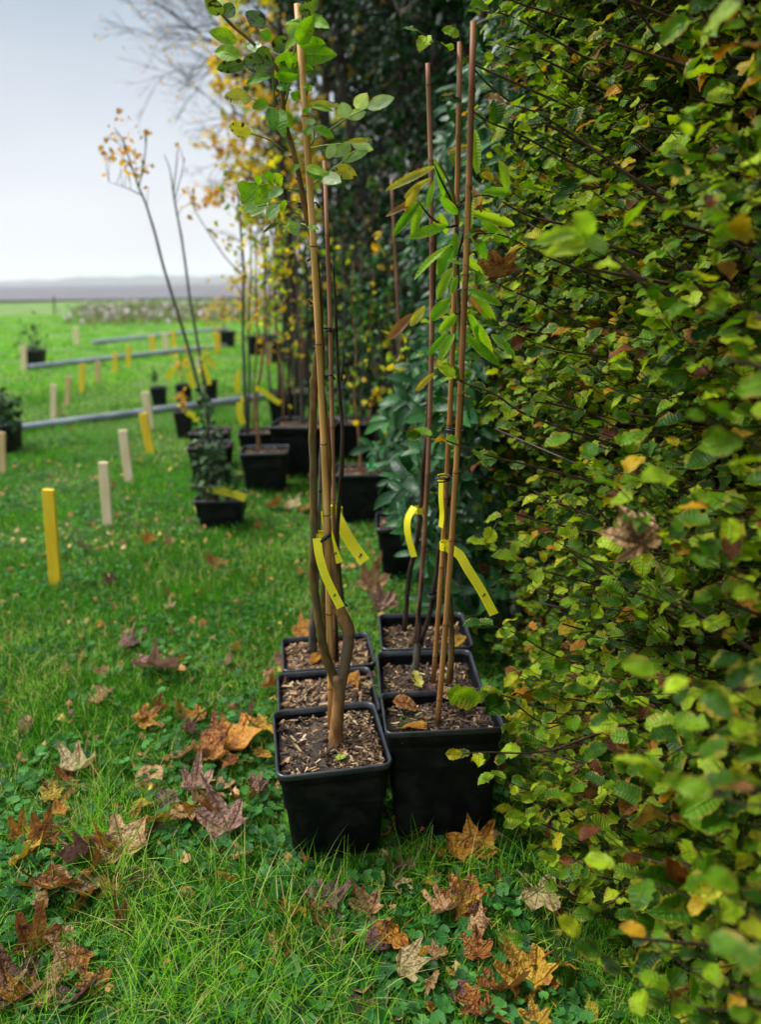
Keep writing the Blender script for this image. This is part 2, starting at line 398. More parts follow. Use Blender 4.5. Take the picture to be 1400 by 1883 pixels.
# near sapling leaves
M['ash'] = leaf_mat('sapling_leaflet', [(0, (.08, .23, .006)), (.5, (.15, .32, .008)), (1, (.26, .42, .018))], spec=.25, rough=.4, trans=.4, vein=.45, blotch=.25, spot=(.03, .03, .01), spot_amt=.10, nscale=45)
M['ash_pale'] = leaf_mat('pale_leaflet', [(0, (.25, .42, .14)), (.5, (.38, .52, .24)), (1, (.48, .58, .32))], rough=.3, trans=.3, vein=.3, blotch=.2, edge=(.35, .38, .06), nscale=45)
M['ash_yellow'] = leaf_mat('yellow_spotted_leaflet', [(0, (.38, .36, .03)), (1, (.50, .44, .04))], rough=.4, trans=.35, vein=.4, spot=(.04, .02, .01), spot_amt=.6, nscale=45)
M['ash_dark'] = leaf_mat('dark_spotted_leaflet', [(0, (.07, .15, .02)), (1, (.13, .20, .03))], rough=.4, trans=.3, vein=.4, spot=(.018, .012, .008), spot_amt=1.0, nscale=45)
M['chestnut'] = leaf_mat('chestnut_leaf', [(0, (.12, .32, .012)), (.5, (.22, .44, .018)), (1, (.38, .54, .03))], spec=.25, rough=.4, trans=.42, vein=.5, blotch=.2, nv=13, edge=(.42, .40, .04), nscale=30, bump=.8)
M['chestnut_brown'] = leaf_mat('chestnut_leaf_brown', [(0, (.30, .12, .04)), (1, (.42, .20, .07))], rough=.45, trans=.25, vein=.4, nv=13)
M['chestnut_yellow'] = leaf_mat('chestnut_leaf_yellow', [(0, (.50, .38, .03)), (1, (.48, .46, .05))], rough=.4, trans=.35, vein=.4, nv=13, edge=(.38, .15, .03))
M['bright'] = leaf_mat('young_beech_leaf', [(0, (.28, .46, .03)), (1, (.42, .52, .05))], rough=.35, trans=.4, vein=.3)

def dead_mat(name, c1, c2, c3):
    m, N, L = mat_new(name)
    tc = N.new('ShaderNodeTexCoord'); oi = N.new('ShaderNodeObjectInfo')
    ad = N.new('ShaderNodeVectorMath'); ad.operation = 'ADD'; L.new(tc.outputs['Object'], ad.inputs[0])
    cb = N.new('ShaderNodeCombineXYZ'); s = math_node(N, L, 'MULTIPLY', oi.outputs['Random'], 40.0); L.new(s, cb.inputs[0]); L.new(cb.outputs[0], ad.inputs[1])
    n1 = N.new('ShaderNodeTexNoise'); n1.inputs['Scale'].default_value = 3.2; n1.inputs['Detail'].default_value = 6; L.new(ad.outputs[0], n1.inputs['Vector'])
    r = ramp_node(N, [(.30, c3), (.47, c1), (.68, c2)]); L.new(n1.outputs['Fac'], r.inputs[0])
    a = N.new('ShaderNodeAttribute'); a.attribute_name = 'rnd'
    v = math_node(N, L, 'POWER', a.outputs['Fac'], 9.0)
    li = N.new('ShaderNodeVectorMath'); li.operation = 'SCALE'; li.inputs['Scale'].default_value = 1.5; L.new(r.outputs[0], li.inputs[0])
    col = mixc(N, L, math_node(N, L, 'MULTIPLY', v, .6), r.outputs[0], li.outputs[0])
    n3 = N.new('ShaderNodeTexNoise'); n3.inputs['Scale'].default_value = 16; L.new(ad.outputs[0], n3.inputs['Vector'])
    sm = N.new('ShaderNodeMapRange'); sm.inputs['From Min'].default_value = .64; sm.inputs['From Max'].default_value = .70; L.new(n3.outputs['Fac'], sm.inputs['Value'])
    col = mixc(N, L, sm.outputs[0], col, c3)
    p = N.new('ShaderNodeBsdfPrincipled'); L.new(col, p.inputs['Base Color']); p.inputs['Roughness'].default_value = .42
    b = N.new('ShaderNodeBump'); b.inputs['Strength'].default_value = .8; b.inputs['Distance'].default_value = .04
    n4 = N.new('ShaderNodeTexNoise'); n4.inputs['Scale'].default_value = 11; n4.inputs['Detail'].default_value = 5; L.new(ad.outputs[0], n4.inputs['Vector'])
    L.new(math_node(N, L, 'ADD', n4.outputs['Fac'], math_node(N, L, 'MULTIPLY', v, -.5)), b.inputs['Height']); L.new(b.outputs[0], p.inputs['Normal'])
    t = N.new('ShaderNodeBsdfTranslucent'); L.new(col, t.inputs['Color'])
    mx = N.new('ShaderNodeMixShader'); mx.inputs[0].default_value = .18; L.new(p.outputs[0], mx.inputs[1]); L.new(t.outputs[0], mx.inputs[2])
    o = N.new('ShaderNodeOutputMaterial'); L.new(mx.outputs[0], o.inputs[0]); return m
DEAD = {
 'tan': dead_mat('dead_leaf_tan', (.56, .30, .12), (.72, .47, .23), (.17, .07, .035)),
 'rust': dead_mat('dead_leaf_rust', (.42, .15, .03), (.62, .28, .06), (.09, .03, .018)),
 'gold': dead_mat('dead_leaf_gold', (.62, .34, .03), (.72, .46, .06), (.28, .10, .02)),
 'orange': dead_mat('dead_leaf_orange', (.62, .25, .025), (.72, .36, .05), (.20, .06, .02)),
 'pinkish brown': dead_mat('dead_leaf_pinkish', (.42, .22, .15), (.58, .34, .24), (.15, .065, .05)),
 'purplish': dead_mat('dead_leaf_purplish', (.20, .095, .08), (.36, .19, .15), (.05, .02, .02)),
 'yellow': dead_mat('dead_leaf_yellow', (.60, .42, .04), (.65, .50, .08), (.32, .18, .03)),
 'red': dead_mat('dead_leaf_red', (.50, .07, .02), (.58, .14, .03), (.25, .03, .02)),
 'dark brown': dead_mat('dead_leaf_dark', (.13, .05, .025), (.26, .11, .045), (.035, .015, .01)),
 'pale': dead_mat('dead_leaf_pale', (.55, .40, .18), (.62, .50, .26), (.30, .17, .06)),
 'greenish yellow': dead_mat('dead_leaf_greenish', (.45, .48, .12), (.55, .55, .20), (.25, .22, .05)),
}
M['pot'] = noise_mat('black_plastic', (.002, .0024, .0032), (.006, .007, .009), scale=70, rough=.5, bump=.25, dist=.0015, spec=.16, c3=(.013, .013, .012))
M['rim'] = noise_mat('black_plastic_rim', (.012, .014, .018), (.035, .04, .05), scale=40, rough=.33, bump=.15, dist=.001, spec=.6)
M['soil'] = noise_mat('potting_soil', (.012, .009, .007), (.05, .035, .025), scale=45, rough=.85, bump=.9, dist=.01, c3=(.09, .06, .04), coord='Object')
M['chip'] = rnd_mat('bark_chips', [(0, (.02, .012, .008)), (.45, (.08, .045, .025)), (.72, (.24, .14, .065)), (.93, (.46, .30, .15)), (1, (.58, .44, .26))], rough=.6)
M['cane_tan'] = noise_mat('bamboo_tan', (.55, .25, .07), (.80, .44, .16), scale=14, rough=.45, spec=.25, stretch=(3, 3, .5), bump=.15, c3=(.34, .16, .045))
M['cane_brown'] = noise_mat('bamboo_brown', (.30, .12, .035), (.50, .24, .08), scale=14, spec=.22, rough=.45, stretch=(3, 3, .5), bump=.15, c3=(.19, .07, .03))
M['cane_red'] = noise_mat('bamboo_reddish', (.24, .10, .06), (.38, .19, .11), scale=14, spec=.2, rough=.5, stretch=(3, 3, .5), bump=.15)
M['bark_olive'] = noise_mat('bark_olive', (.075, .042, .013), (.22, .13, .045), scale=35, rough=.6, stretch=(2, 2, .6), spec=.15, bump=.6, c3=(.10, .085, .04))
M['bark_brown'] = noise_mat('bark_brown', (.13, .052, .018), (.40, .20, .075), scale=30, rough=.6, stretch=(2, 2, .6), spec=.15, bump=.6, c3=(.15, .10, .07))
M['bark_dark'] = noise_mat('bark_dark', (.025, .016, .012), (.075, .05, .038), scale=35, rough=.55, stretch=(2, 2, .6), spec=.15, bump=.6)
M['bark_grey'] = noise_mat('bark_grey', (.06, .055, .045), (.16, .14, .11), scale=35, rough=.7, stretch=(2, 2, .6), spec=.15, bump=.5)
M['node'] = noise_mat('bamboo_node', (.07, .03, .015), (.15, .07, .03), scale=60, rough=.6, bump=0, spec=.15)
M['stalk'] = noise_mat('green_stalk', (.16, .24, .04), (.26, .32, .07), scale=30, rough=.45, bump=0)
M['tie'] = noise_mat('black_rubber', (.008, .008, .01), (.02, .02, .022), scale=60, rough=.4, bump=.2)
M['wood_pale'] = noise_mat('pale_timber', (.80, .58, .34), (.90, .73, .48), scale=18, rough=.65, stretch=(3, 3, .4), bump=.2)
M['wood_tan'] = noise_mat('tan_timber', (.60, .38, .18), (.74, .50, .26), scale=18, rough=.65, stretch=(3, 3, .4), bump=.2)
M['wood_yellow'] = noise_mat('yellow_painted_timber', (.84, .52, .015), (.92, .64, .03), scale=14, rough=.5, stretch=(3, 3, .4), bump=.2)
M['pipe'] = noise_mat('grey_pipe', (.16, .19, .23), (.28, .31, .36), scale=6, rough=.35, bump=.1, spec=.6)
M['ink'] = noise_mat('black_ink', (.01, .01, .01), (.02, .02, .02), scale=30, rough=.5, bump=0)
M['green_plastic'] = noise_mat('green_plastic', (.02, .28, .08), (.03, .36, .11), scale=20, rough=.35, bump=0)
M['red_plastic'] = noise_mat('red_plastic', (.5, .02, .01), (.6, .03, .02), scale=20, rough=.35, bump=0)
M['flower'] = rnd_mat('wildflower_heads', [(0, (.60, .52, .54)), (.5, (.50, .42, .44)), (1, (.38, .22, .26))], rough=.7)
M['weed'] = rnd_mat('dry_weeds', [(0, (.20, .12, .05)), (.3, (.24, .20, .08)), (.6, (.12, .20, .04)), (1, (.16, .26, .05))], rough=.8)
def label_mat():
    m, N, L = mat_new('yellow_label')
    tc = N.new('ShaderNodeTexCoord'); s = N.new('ShaderNodeSeparateXYZ'); L.new(tc.outputs['UV'], s.inputs[0])
    # faint rows of unreadable fine print across the strip
    row = math_node(N, L, 'GREATER_THAN', math_node(N, L, 'SINE', math_node(N, L, 'MULTIPLY', s.outputs['X'], 26.0)), .45)
    no = N.new('ShaderNodeTexNoise'); no.inputs['Scale'].default_value = 42; L.new(tc.outputs['UV'], no.inputs['Vector'])
    brk = math_node(N, L, 'GREATER_THAN', no.outputs['Fac'], .52)
    inx = math_node(N, L, 'LESS_THAN', math_node(N, L, 'ABSOLUTE', math_node(N, L, 'SUBTRACT', s.outputs['X'], .5)), .36)
    iny = math_node(N, L, 'GREATER_THAN', s.outputs['Y'], .35)
    f = math_node(N, L, 'MULTIPLY', math_node(N, L, 'MULTIPLY', row, brk), math_node(N, L, 'MULTIPLY', inx, iny))
    col = mixc(N, L, math_node(N, L, 'MULTIPLY', f, .45), (.95, .84, .02), (.30, .22, .03))
    p = N.new('ShaderNodeBsdfPrincipled'); L.new(col, p.inputs['Base Color']); p.inputs['Roughness'].default_value = .4
    t = N.new('ShaderNodeBsdfTranslucent'); L.new(col, t.inputs['Color'])
    mx = N.new('ShaderNodeMixShader'); mx.inputs[0].default_value = .2; L.new(p.outputs[0], mx.inputs[1]); L.new(t.outputs[0], mx.inputs[2])
    o = N.new('ShaderNodeOutputMaterial'); L.new(mx.outputs[0], o.inputs[0]); return m
M['label'] = label_mat()

# ------------------------------------------------------------------ ground, field, hills
def axis(lo, hi, fine_lo, fine_hi, step, n):
    a = np.arange(fine_lo, fine_hi+1e-6, step)
    l = fine_lo-(np.geomspace(1, 1+(fine_lo-lo), n)-1)[::-1][:-1]
    h = fine_hi+(np.geomspace(1, 1+(hi-fine_hi), n)-1)[1:]
    return np.concatenate([l, a, h])
def sheet(name, xs, ys, zf, mat, label):
    X, Y = np.meshgrid(xs, ys); Z = zf(X, Y); V = np.stack([X.ravel(), Y.ravel(), Z.ravel()], 1)
    nx, ny = len(xs), len(ys)
    i = np.arange(ny-1)[:, None]*nx+np.arange(nx-1)[None]
    F = np.stack([i, i+1, i+nx+1, i+nx], -1).reshape(-1, 4)
    o = obj(name, V, F, mat); o['kind'] = 'structure'; o['label'] = label; return o
sheet('ground', axis(-2500, 2500, -7, 4, .12, 34), axis(-60, 3200, -.5, 18, .12, 34), gz, M['ground'], 'green lawn with rough grass stretching to the ploughed field')
sheet('ploughed_field', np.linspace(-900, 400, 30), np.linspace(60, 1500, 40), lambda x, y: .22+.0*x+.03*np.sin(x*.4)+(y-60)*.0004, M['plough'], 'bare grey-brown ploughed field beyond the lawn')
hx = np.linspace(-2200, 1500, 220)
hv = []
for r, (yy, k) in enumerate(((1900, 0), (1960, .6), (2100, 1.0), (2300, 0))):
    hgt = 10+16*np.clip(np.sin(hx*.0021+1.9), 0, 1)+6*np.sin(hx*.006)+3.5*np.sin(hx*.05)*np.sin(hx*.017)+RNG.normal(0, 1.2, len(hx))
    hv.append(np.stack([hx, np.full_like(hx, yy), -1+np.clip(hgt, 4, 99)*k], 1))
hv = np.concatenate(hv); n = len(hx)
hf = np.concatenate([np.stack([np.arange(n-1)+r*n, np.arange(n-1)+r*n+1, np.arange(n-1)+(r+1)*n+1, np.arange(n-1)+(r+1)*n], 1) for r in range(3)])
o = obj('hills', hv, hf, M['hill']); o['kind'] = 'structure'; o['label'] = 'low wooded hills fading into mist on the horizon'

# ------------------------------------------------------------------ grass
POT_BOXES = []   # (cx, cy, half) where no grass grows
def blades(name, n, xr, yr, hmin, hmax, w, seg, mat, label, dens=None, rndshift=0, tuft=0.0, seed=1):
    rg = np.random.default_rng(seed)
    y = rg.uniform(yr[0], yr[1], n); x = rg.uniform(0, 1, n)
    lo = np.interp(y, yr, (xr[0], xr[2])); hi = np.interp(y, yr, (xr[1], xr[3])); x = lo+(hi-lo)*x
    if tuft:
        nt = n//12; ty = rg.uniform(yr[0], yr[1], nt); tx = rg.uniform(0, 1, nt)
        tx = np.interp(ty, yr, (xr[0], xr[2]))+(np.interp(ty, yr, (xr[1], xr[3]))-np.interp(ty, yr, (xr[0], xr[2])))*tx
        k = rg.integers(0, nt, n); use = rg.random(n) < tuft
        x = np.where(use, tx[k]+rg.normal(0, .016, n)*(y/2+.5), x); y = np.where(use, ty[k]+rg.normal(0, .016, n)*(y/2+.5), y)
    keep = np.ones(n, bool)
    for cx, cy, h in POT_BOXES: keep &= ~((abs(x-cx) < h) & (abs(y-cy) < h))
    patch = .5+.5*np.sin(x*3.1+1.3*np.sin(y*2.3))*np.cos(y*2.7+1.1*np.sin(x*1.9+2))
    keep &= rg.random(n) < .55+.45*patch
    x, y, patch = x[keep], y[keep], patch[keep]; n = len(x)
    h = (hmin+(hmax-hmin)*rg.random(n)**1.8)*(.6+.7*patch)
    for cx, cy, hh in POT_BOXES: h = np.where((abs(x-cx) < hh+.06) & (abs(y-cy) < hh+.09), h*.5, h)   # trodden short round the pots
    if dens is not None: h *= dens(x, y)
    ww = w*rg.uniform(.6, 1.3, n)
    a = rg.uniform(0, 2*PI, n)+.8*np.sin(x*2+y); lean = rg.uniform(.15, 1.1, n)
    dx, dy = np.cos(a), np.sin(a); base = np.stack([x, y, gz(x, y)-.004], 1)
    sa = a+rg.uniform(-.6, .6, n)+PI/2; sx_, sy_ = np.cos(sa), np.sin(sa)
    V = np.empty((n, 2*seg+1, 3)); U = np.empty((n, 2*seg+1, 2))
    for s in range(seg+1):
        t = s/seg
        hor = h*lean*t**1.9; ver = h*t*(1-.35*lean*t)
        c = base+np.stack([dx*hor, dy*hor, ver], 1)
        wd = ww*(1-t)**.6*.5
        if s < seg:
            off = np.stack([sx_*wd, sy_*wd, np.zeros(n)], 1)
            V[:, 2*s] = c-off; V[:, 2*s+1] = c+off
        else: V[:, 2*seg] = c
    b = (np.arange(n)*(2*seg+1))[:, None]
    F4 = np.concatenate([np.stack([b[:, 0]+2*s, b[:, 0]+2*s+1, b[:, 0]+2*s+3, b[:, 0]+2*s+2], 1) for s in range(seg-1)]) if seg > 1 else np.zeros((0, 4), int)
    F3 = np.stack([b[:, 0]+2*seg-2, b[:, 0]+2*seg-1, b[:, 0]+2*seg], 1)
    pt = .5+.5*np.sin(x*1.13+2.1*np.sin(y*.71+x*.5))*np.sin(y*1.37+1.7*np.sin(x*.83)); fine = np.sin(x*7.9+2*np.sin(y*6.1))*np.sin(y*8.3+x*3); mid_ = np.sin(x*3.7+1.5*np.sin(y*2.9+x))*np.sin(y*4.1+1.2*np.sin(x*3.3))
    rnd = np.clip(rg.beta(2, 2, n)*.75+.22*(pt-.5)+.10*(patch-.5)+.07*fine+.14*mid_+np.clip((y-1.9)*.13, -.12, .15)*np.clip((14-y)/7, 0, 1)+rndshift, .001, .94)
    straw = rg.random(n) < .02+.10*np.clip(pt-.6, 0, 1)*2; rnd = np.where(straw, rg.uniform(.95, .999, n), rnd)
    o = obj(name, V.reshape(-1, 3), [F4, F3], mat, attrs={'rnd': np.repeat(rnd, 2*seg+1)})
    return tag(o, label, None, kind='stuff')
for bx_, by_ in ((-.13, 1.575), (.15, 1.66), (-.15, 1.83), (-.16, 2.02), (.12, 1.85), (.12, 2.05)): POT_BOXES.append((bx_, by_, .105))

# ------------------------------------------------------------------ pots
def rsq(hw, hd, r, n=5):
    P = []
    for (sx_, sy_, a0) in ((1, 1, 0), (-1, 1, 90), (-1, -1, 180), (1, -1, 270)):
        for k in range(n):
            a = math.radians(a0+90*k/(n-1)); P.append((sx_*(hw-r)+r*math.cos(a), sy_*(hd-r)+r*math.sin(a)))
    return np.array(P)
def pot(parent, c, w, d, h, yaw=0.0, taper=.80, fill=.035, chips=250, chip_size=.018, rnd_chip=(0, 1), seed=0, round_=False, chip_side=None):
    """plant pot with rolled rim, walls, soil and bark chips; c = centre of base on the ground."""
    rg = np.random.default_rng(seed)
    cy, sy = math.cos(yaw), math.sin(yaw); Rm = np.array([[cy, -sy], [sy, cy]])
    hw, hd = w/2, d/2
    prof = [(0.0, taper-.03), (.006, taper), (.5*h, (taper+.955)/2), (h*.86, .955), (h*.865, .985), (h-.012, 1.0)]
    rim = [(h-.014, 1.012), (h-.011, 1.03), (h-.002, 1.035), (h+.002, 1.02), (h, .985), (h-.012, .97)]
    inner = [(h-.012, .968), (h-.10, .93)]
    def loft(pr, nm, mat, close=False):
        mb = MB(); rings = []
        for z, s in pr:
            r_ = min(hw, hd)*(.999 if round_ else .17)
            q = rsq(hw*s, hd*s, r_*s) @ Rm.T
            rings.append(np.column_stack([q[:, 0]+c[0], q[:, 1]+c[1], np.full(len(q), c[2]+z)]))
        n = len(rings[0]); V = np.concatenate(rings)
        i = np.arange(len(rings)-1)[:, None]*n; j = np.arange(n)[None]; k = ((np.arange(n)+1) % n)[None]
        mb.add(V, np.stack([i+j, i+k, i+n+k, i+n+j], -1).reshape(-1, 4))
        return mb.build(nm, mat, parent)
    pw = loft(prof, 'pot', M['pot'])
    pr_ = loft(rim, 'rim', M['rim']); iw = loft(inner, 'inner_wall', M['pot'])
    pr_.parent = pw; iw.parent = pw
    # soil
    zs = h-fill; s = .955-.03*fill/.1
    nn = 11; g = np.linspace(-1, 1, nn); GX, GY = np.meshgrid(g, g)
    k = 1-.07*(GX**2*GY**2)
    q = np.stack([GX.ravel()*hw*s*k.ravel(), GY.ravel()*hd*s*k.ravel()], 1)
    if round_: 
        rr = np.maximum(abs(GX), abs(GY)).ravel(); nr = np.hypot(GX, GY).ravel()+1e-9; q = np.stack([GX.ravel()/nr*rr*hw*s, GY.ravel()/nr*rr*hd*s], 1)
    zz = rg.normal(0, .004, nn*nn)+.010*(1-(GX**2+GY**2).ravel()*.6)
    qq = q @ Rm.T
    V = np.column_stack([qq[:, 0]+c[0], qq[:, 1]+c[1], c[2]+zs+zz])
    i = np.arange(nn-1)[:, None]*nn+np.arange(nn-1)[None]
    so = obj('soil', V, np.stack([i, i+1, i+nn+1, i+nn], -1).reshape(-1, 4), M['soil'], parent)
    if chips:
        mb = MB(); P = rg.uniform(-1, 1, (chips, 2))
        if chip_side is not None: P[:, 0] = np.where(rg.random(chips) < .55, np.abs(P[:, 0]), P[:, 0])
        P = P*np.array([hw, hd])*s*.94
        if round_: P = P[np.hypot(P[:, 0], P[:, 1]) < hw*s*.95]
        Pw = P @ Rm.T; n = len(P)
        P3 = np.column_stack([Pw[:, 0]+c[0], Pw[:, 1]+c[1], c[2]+zs+.010+rg.uniform(-.002, .008, n)])
        dirs = rand_dirs(n, rg); dirs[:, 2] *= .3; nor = rand_dirs(n, rg)*.5+np.array([0, 0, 1])
        R = rot_from(dirs, nor)
        bv, bf = box_vf((0, 0, 0), (1, 1, 1)); bv[:, 0] *= .24; bv[:, 2] *= .10
        bv[4:, 1] *= .8; bv[::3, 0] *= .6
        sz = chip_size*(.35+1.5*rg.random(n)**2)
        scatter(mb, (bv, bf, np.zeros((8, 2))), P3, R, sz, rg.uniform(rnd_chip[0], rnd_chip[1], n))
        ch = mb.build('bark_chips', M['chip'], parent, smooth=False); ch['kind'] = 'stuff'
        ch.parent = so
    return c[2]+zs

def cane(parent, P0, P1, r0, r1, mat, bow=(0, 0, 0), seed=0, name='bamboo_cane'):
    rg = np.random.default_rng(seed)
    P0, P1 = np.array(P0, float), np.array(P1, float); L = np.linalg.norm(P1-P0)
    ts = [0]; t = .06+rg.uniform(0, .05)
    nodes = []
    while t < L-.02: nodes.append(t/L); t += rg.uniform(.15, .24)
    T = [0.0]; Rr = [r0]
    for q in nodes:
        rq = r0+(r1-r0)*q; e = .004/L
        for dt, f in ((-2*e, 1.0), (-.8*e, 1.13), (-.3*e, 1.16), (0, .97), (.4*e, 1.10), (1.6*e, .98)): T.append(q+dt); Rr.append(rq*f)
    T.append(1.0); Rr.append(r1); T = np.array(T); o_ = np.argsort(T); T = T[o_]; Rr = np.array(Rr)[o_]
    P = P0+(P1-P0)*T[:, None]+np.array(bow)*(4*T*(1-T))[:, None]
    V, F = tube_vf(P, Rr, 10); m = MB(); m.add(V, F); o = m.build(name, mat, parent)
    for q in nodes:
        c = P0+(P1-P0)*q+np.array(bow)*(4*q*(1-q)); rq = (r0+(r1-r0)*q)*1.17; ax = (P1-P0)/L
        V, F = tube_vf([c-ax*.0016, c-ax*.0004, c+ax*.0008], [rq*.99, rq*1.03, rq*.9], 10, False); mn = MB(); mn.add(V, F)
        k = mn.build('node', M['node'], parent); k.parent = o
    return o

def tie(parent, c, r, seed=0, wrap=3):
    rg = np.random.default_rng(seed); m = MB()
    for k in range(wrap):
        th = np.linspace(0, 2*PI, 17); tilt = rg.uniform(-.4, .4); rr = r*rg.uniform(.95, 1.15)
        P = np.stack([c[0]+rr*np.cos(th), c[1]+rr*.8*np.sin(th), c[2]+(k-1)*.003+tilt*rr*np.sin(th+1)], 1)
        V, F = tube_vf(P, .0018, 5, False); m.add(V, F)
    P = np.array([(c[0]+r*.8, c[1]-r*.5, c[2]), (c[0]+r*1.6, c[1]-r*.7, c[2]+.004), (c[0]+r*2.1, c[1]-r*.4, c[2]-.006)])
    V, F = tube_vf(P, .0022, 5); m.add(V, F)
    return m.build('tie', M['tie'], parent)

def ribbon_vf(P, W, th=.0006):
    """flat strip along P (m,3) with half width vectors W (m,3)."""
    P = np.asarray(P, float); m = len(P); W = np.broadcast_to(np.asarray(W, float), P.shape)
    T = np.gradient(P, axis=0); N = np.cross(T, W); N /= np.linalg.norm(N, axis=1)[:, None]+1e-9
    N = N*th
    V = np.stack([P-W+N, P+W+N, P+W-N, P-W-N], 1).reshape(-1, 3)
    F = []
    for i in range(m-1):
        for k in range(4):
            a, b = i*4+k, i*4+(k+1) % 4; F.append((a, b, b+4, a+4))
    F += [(3, 2, 1, 0), (4*m-4, 4*m-3, 4*m-2, 4*m-1)]
    t = np.linspace(0, 1, m); U = np.stack([np.tile([0, 1, 1, 0], m), np.repeat(t, 4)], 1)
    return V, np.array(F), U
def label_tag(parent, c, r, path, width=.009, label=None, seed=0, mark=True, tiltw=None):
    """yellow plastic label: a loop round the stem at c and a tail along path."""
    th = np.linspace(-.6*PI, 1.35*PI, 14)
    rg = np.random.default_rng(seed); sl = rg.uniform(-.25, .25)
    P = np.stack([c[0]+r*np.cos(th), c[1]+r*np.sin(th), c[2]+sl*r*np.cos(th)], 1)
    m = MB(); W = np.zeros_like(P); W[:, 2] = width
    V, F, U = ribbon_vf(P, W); U[:, 1] *= .3; m.add(V, F, 0, U)
    root = m.build('plant_label', M['label'], parent, smooth=False)
    if label: root['label'] = label
    Q = smooth_path(path, 5); T = np.gradient(Q, axis=0); T /= np.linalg.norm(T, axis=1)[:, None]
    view = Q-np.array([0, 0, CAM_H]); view /= np.linalg.norm(view, axis=1)[:, None]
    tw = np.array(tiltw if tiltw is not None else (0.25, .0, .1))
    Wd = np.cross(T, view+tw); Wd /= np.linalg.norm(Wd, axis=1)[:, None]
    m = MB(); V, F, U = ribbon_vf(Q, Wd*width*1.25, .0004); m.add(V, F, 0, U)
    tl = m.build('label_tail', M['label'], parent, smooth=False); tl.parent = root
    if mark:
        m = MB(); i = int(len(Q)*.80); n_ = np.cross(T[i], Wd[i]); 
        if np.dot(n_, view[i]) > 0: n_ = -n_
        for k, s in ((0, .22), (1, .14)):
            cc = Q[i]+n_*.0012+Wd[i]*width*(.25-.5*k)+T[i]*.002*k
            R = np.stack([Wd[i], T[i], n_], -1); V, F = box_vf(cc, (width*(.5-.1*k), width*(.55-.2*k), .0006), R); m.add(V, F)
        mk = m.build('printed_mark', M['ink'], parent, smooth=False); mk.parent = root
    return root

# single leaves as parts
LT = {
 'leaflet': [leaf_tmpl(.27, 10, 4, c, f, .03, 0, .85, s) for s, (c, f) in enumerate(((.08, .3), (.15, .15), (.0, .4), (.22, .3)))],
 'chestnut': [leaf_tmpl(.15, 22, 4, c, .45, .006, .055, .75, s+10, peak=.5) for s, c in enumerate((.08, .18, .02, .28))],
 'beech': [leaf_tmpl(.34, 9, 4, c, f, .06, .09, .8, s+20, peak=.46, lobes=.14) for s, (c, f) in enumerate(((.15, .3), (.35, .2), (.0, .5), (.25, .1), (.45, .5), (-.1, .35)))],
}
LM = {}
def leaf_part(parent, B, T, width, mat, kind='leaflet', normal=None, name='leaf', label=None, seed=0):
    """one leaf from base B to tip T; width is the full width in metres."""
    rg = np.random.default_rng(seed); B = np.array(B, float); T = np.array(T, float); L = np.linalg.norm(T-B)
    v = (B+T)/2-np.array([0, 0, CAM_H]); v /= np.linalg.norm(v)
    n = (-v if normal is None else np.array(normal, float))+rg.normal(0, .22, 3)+np.array([0, 0, .25])
    R = rot_from((T-B)[None], n[None])[0]
    i = rg.integers(0, len(LT[kind])); key = (kind, int(i), mat.name)
    if key not in LM:
        V, F, U = LT[kind][i]; me = new_mesh(name, V, F, uv=U); me.materials.append(mat); LM[key] = me
    w0 = {'leaflet': .54, 'chestnut': .34, 'beech': .72}[kind]
    o = link(name, LM[key], None, parent)
    S = np.diag([width/w0, L, (width/w0+L)/2])
    Mx = Matrix.Identity(4); A = R @ S
    for a in range(3):
        for b in range(3): Mx[a][b] = float(A[a, b])
    o.matrix_local = Matrix.Translation(Vector(B)-root_loc(parent)) @ Mx
    if label: o['label'] = label
    return o

# ------------------------------------------------------------------ near group of potted saplings
def S(pts, Y, Y1=None):
    """stem points from photograph pixels in a near-vertical plane at distance Y (leaning to Y1)."""
    n = len(pts); Y1 = Y if Y1 is None else Y1
    return np.array([atd(p[0], p[1], Y+(Y1-Y)*i/max(1, n-1)) for i, p in enumerate(pts)])
g0 = 'potted saplings standing in two rows beside the hedge'

# front left pot: forked sapling, leafy top, tan cane
r = empty('potted_sapling', (-.129, 1.575, 0), 'tall forked sapling with oval green leaflets in the front left black pot', 'potted sapling', g0)
zs = pot(r, (-.129, 1.575, -.004), .252, .266, .252, math.radians(9.5), taper=.80, fill=.03, chips=1500, chip_size=.015, seed=3, rnd_chip=(0, .95), chip_side=1)
Y = 1.575
trunk = tube('trunk', np.vstack([atd(617, 1362, Y)-[0, 0, .03], S([(618, 1345), (622, 1300), (624, 1268), (622, 1240)], Y)]), [.017, .0165, .0150, .0150, .0165], M['bark_brown'], r, 10, knobs=.10, seed=1)
f1 = tube('left_fork', S([(624, 1268), (606, 1225), (594, 1188), (584, 1120), (575, 1051), (578, 990), (577, 930), (576, 860), (575, 800), (576, 755), (577, 720), (580, 680), (588, 620), (588, 560), (583, 500), (575, 440), (562, 390), (545, 300), (531, 250), (522, 205), (512, 180)], Y, 1.56),
          [.0115, .0110, .0105, .0100, .0092, .0090, .0088, .0086, .0084, .0085, .0086, .0080, .0074, .0070, .0066, .0060, .0058, .0052, .0046, .004, .003], M['bark_olive'], r, 8, knobs=.12, seed=2)
f2 = tube('right_fork', S([(624, 1268), (634, 1225), (641, 1180), (640, 1155), (628, 1130), (618, 1100), (612, 1050), (603, 990), (601, 930), (603, 870), (600, 790), (590, 715), (592, 640), (583, 560), (578, 500), (574, 455)], Y, 1.60),
          [.0125, .0125, .0135, .0160, .0135, .0115, .0105, .0098, .0092, .0086, .0080, .0085, .0068, .0058, .0046, .003], M['bark_brown'], r, 8, knobs=.12, seed=3)
tube('snag', S([(643, 1162), (646, 1150)], Y), [.007, .004], M['bark_dark'], r, 6)
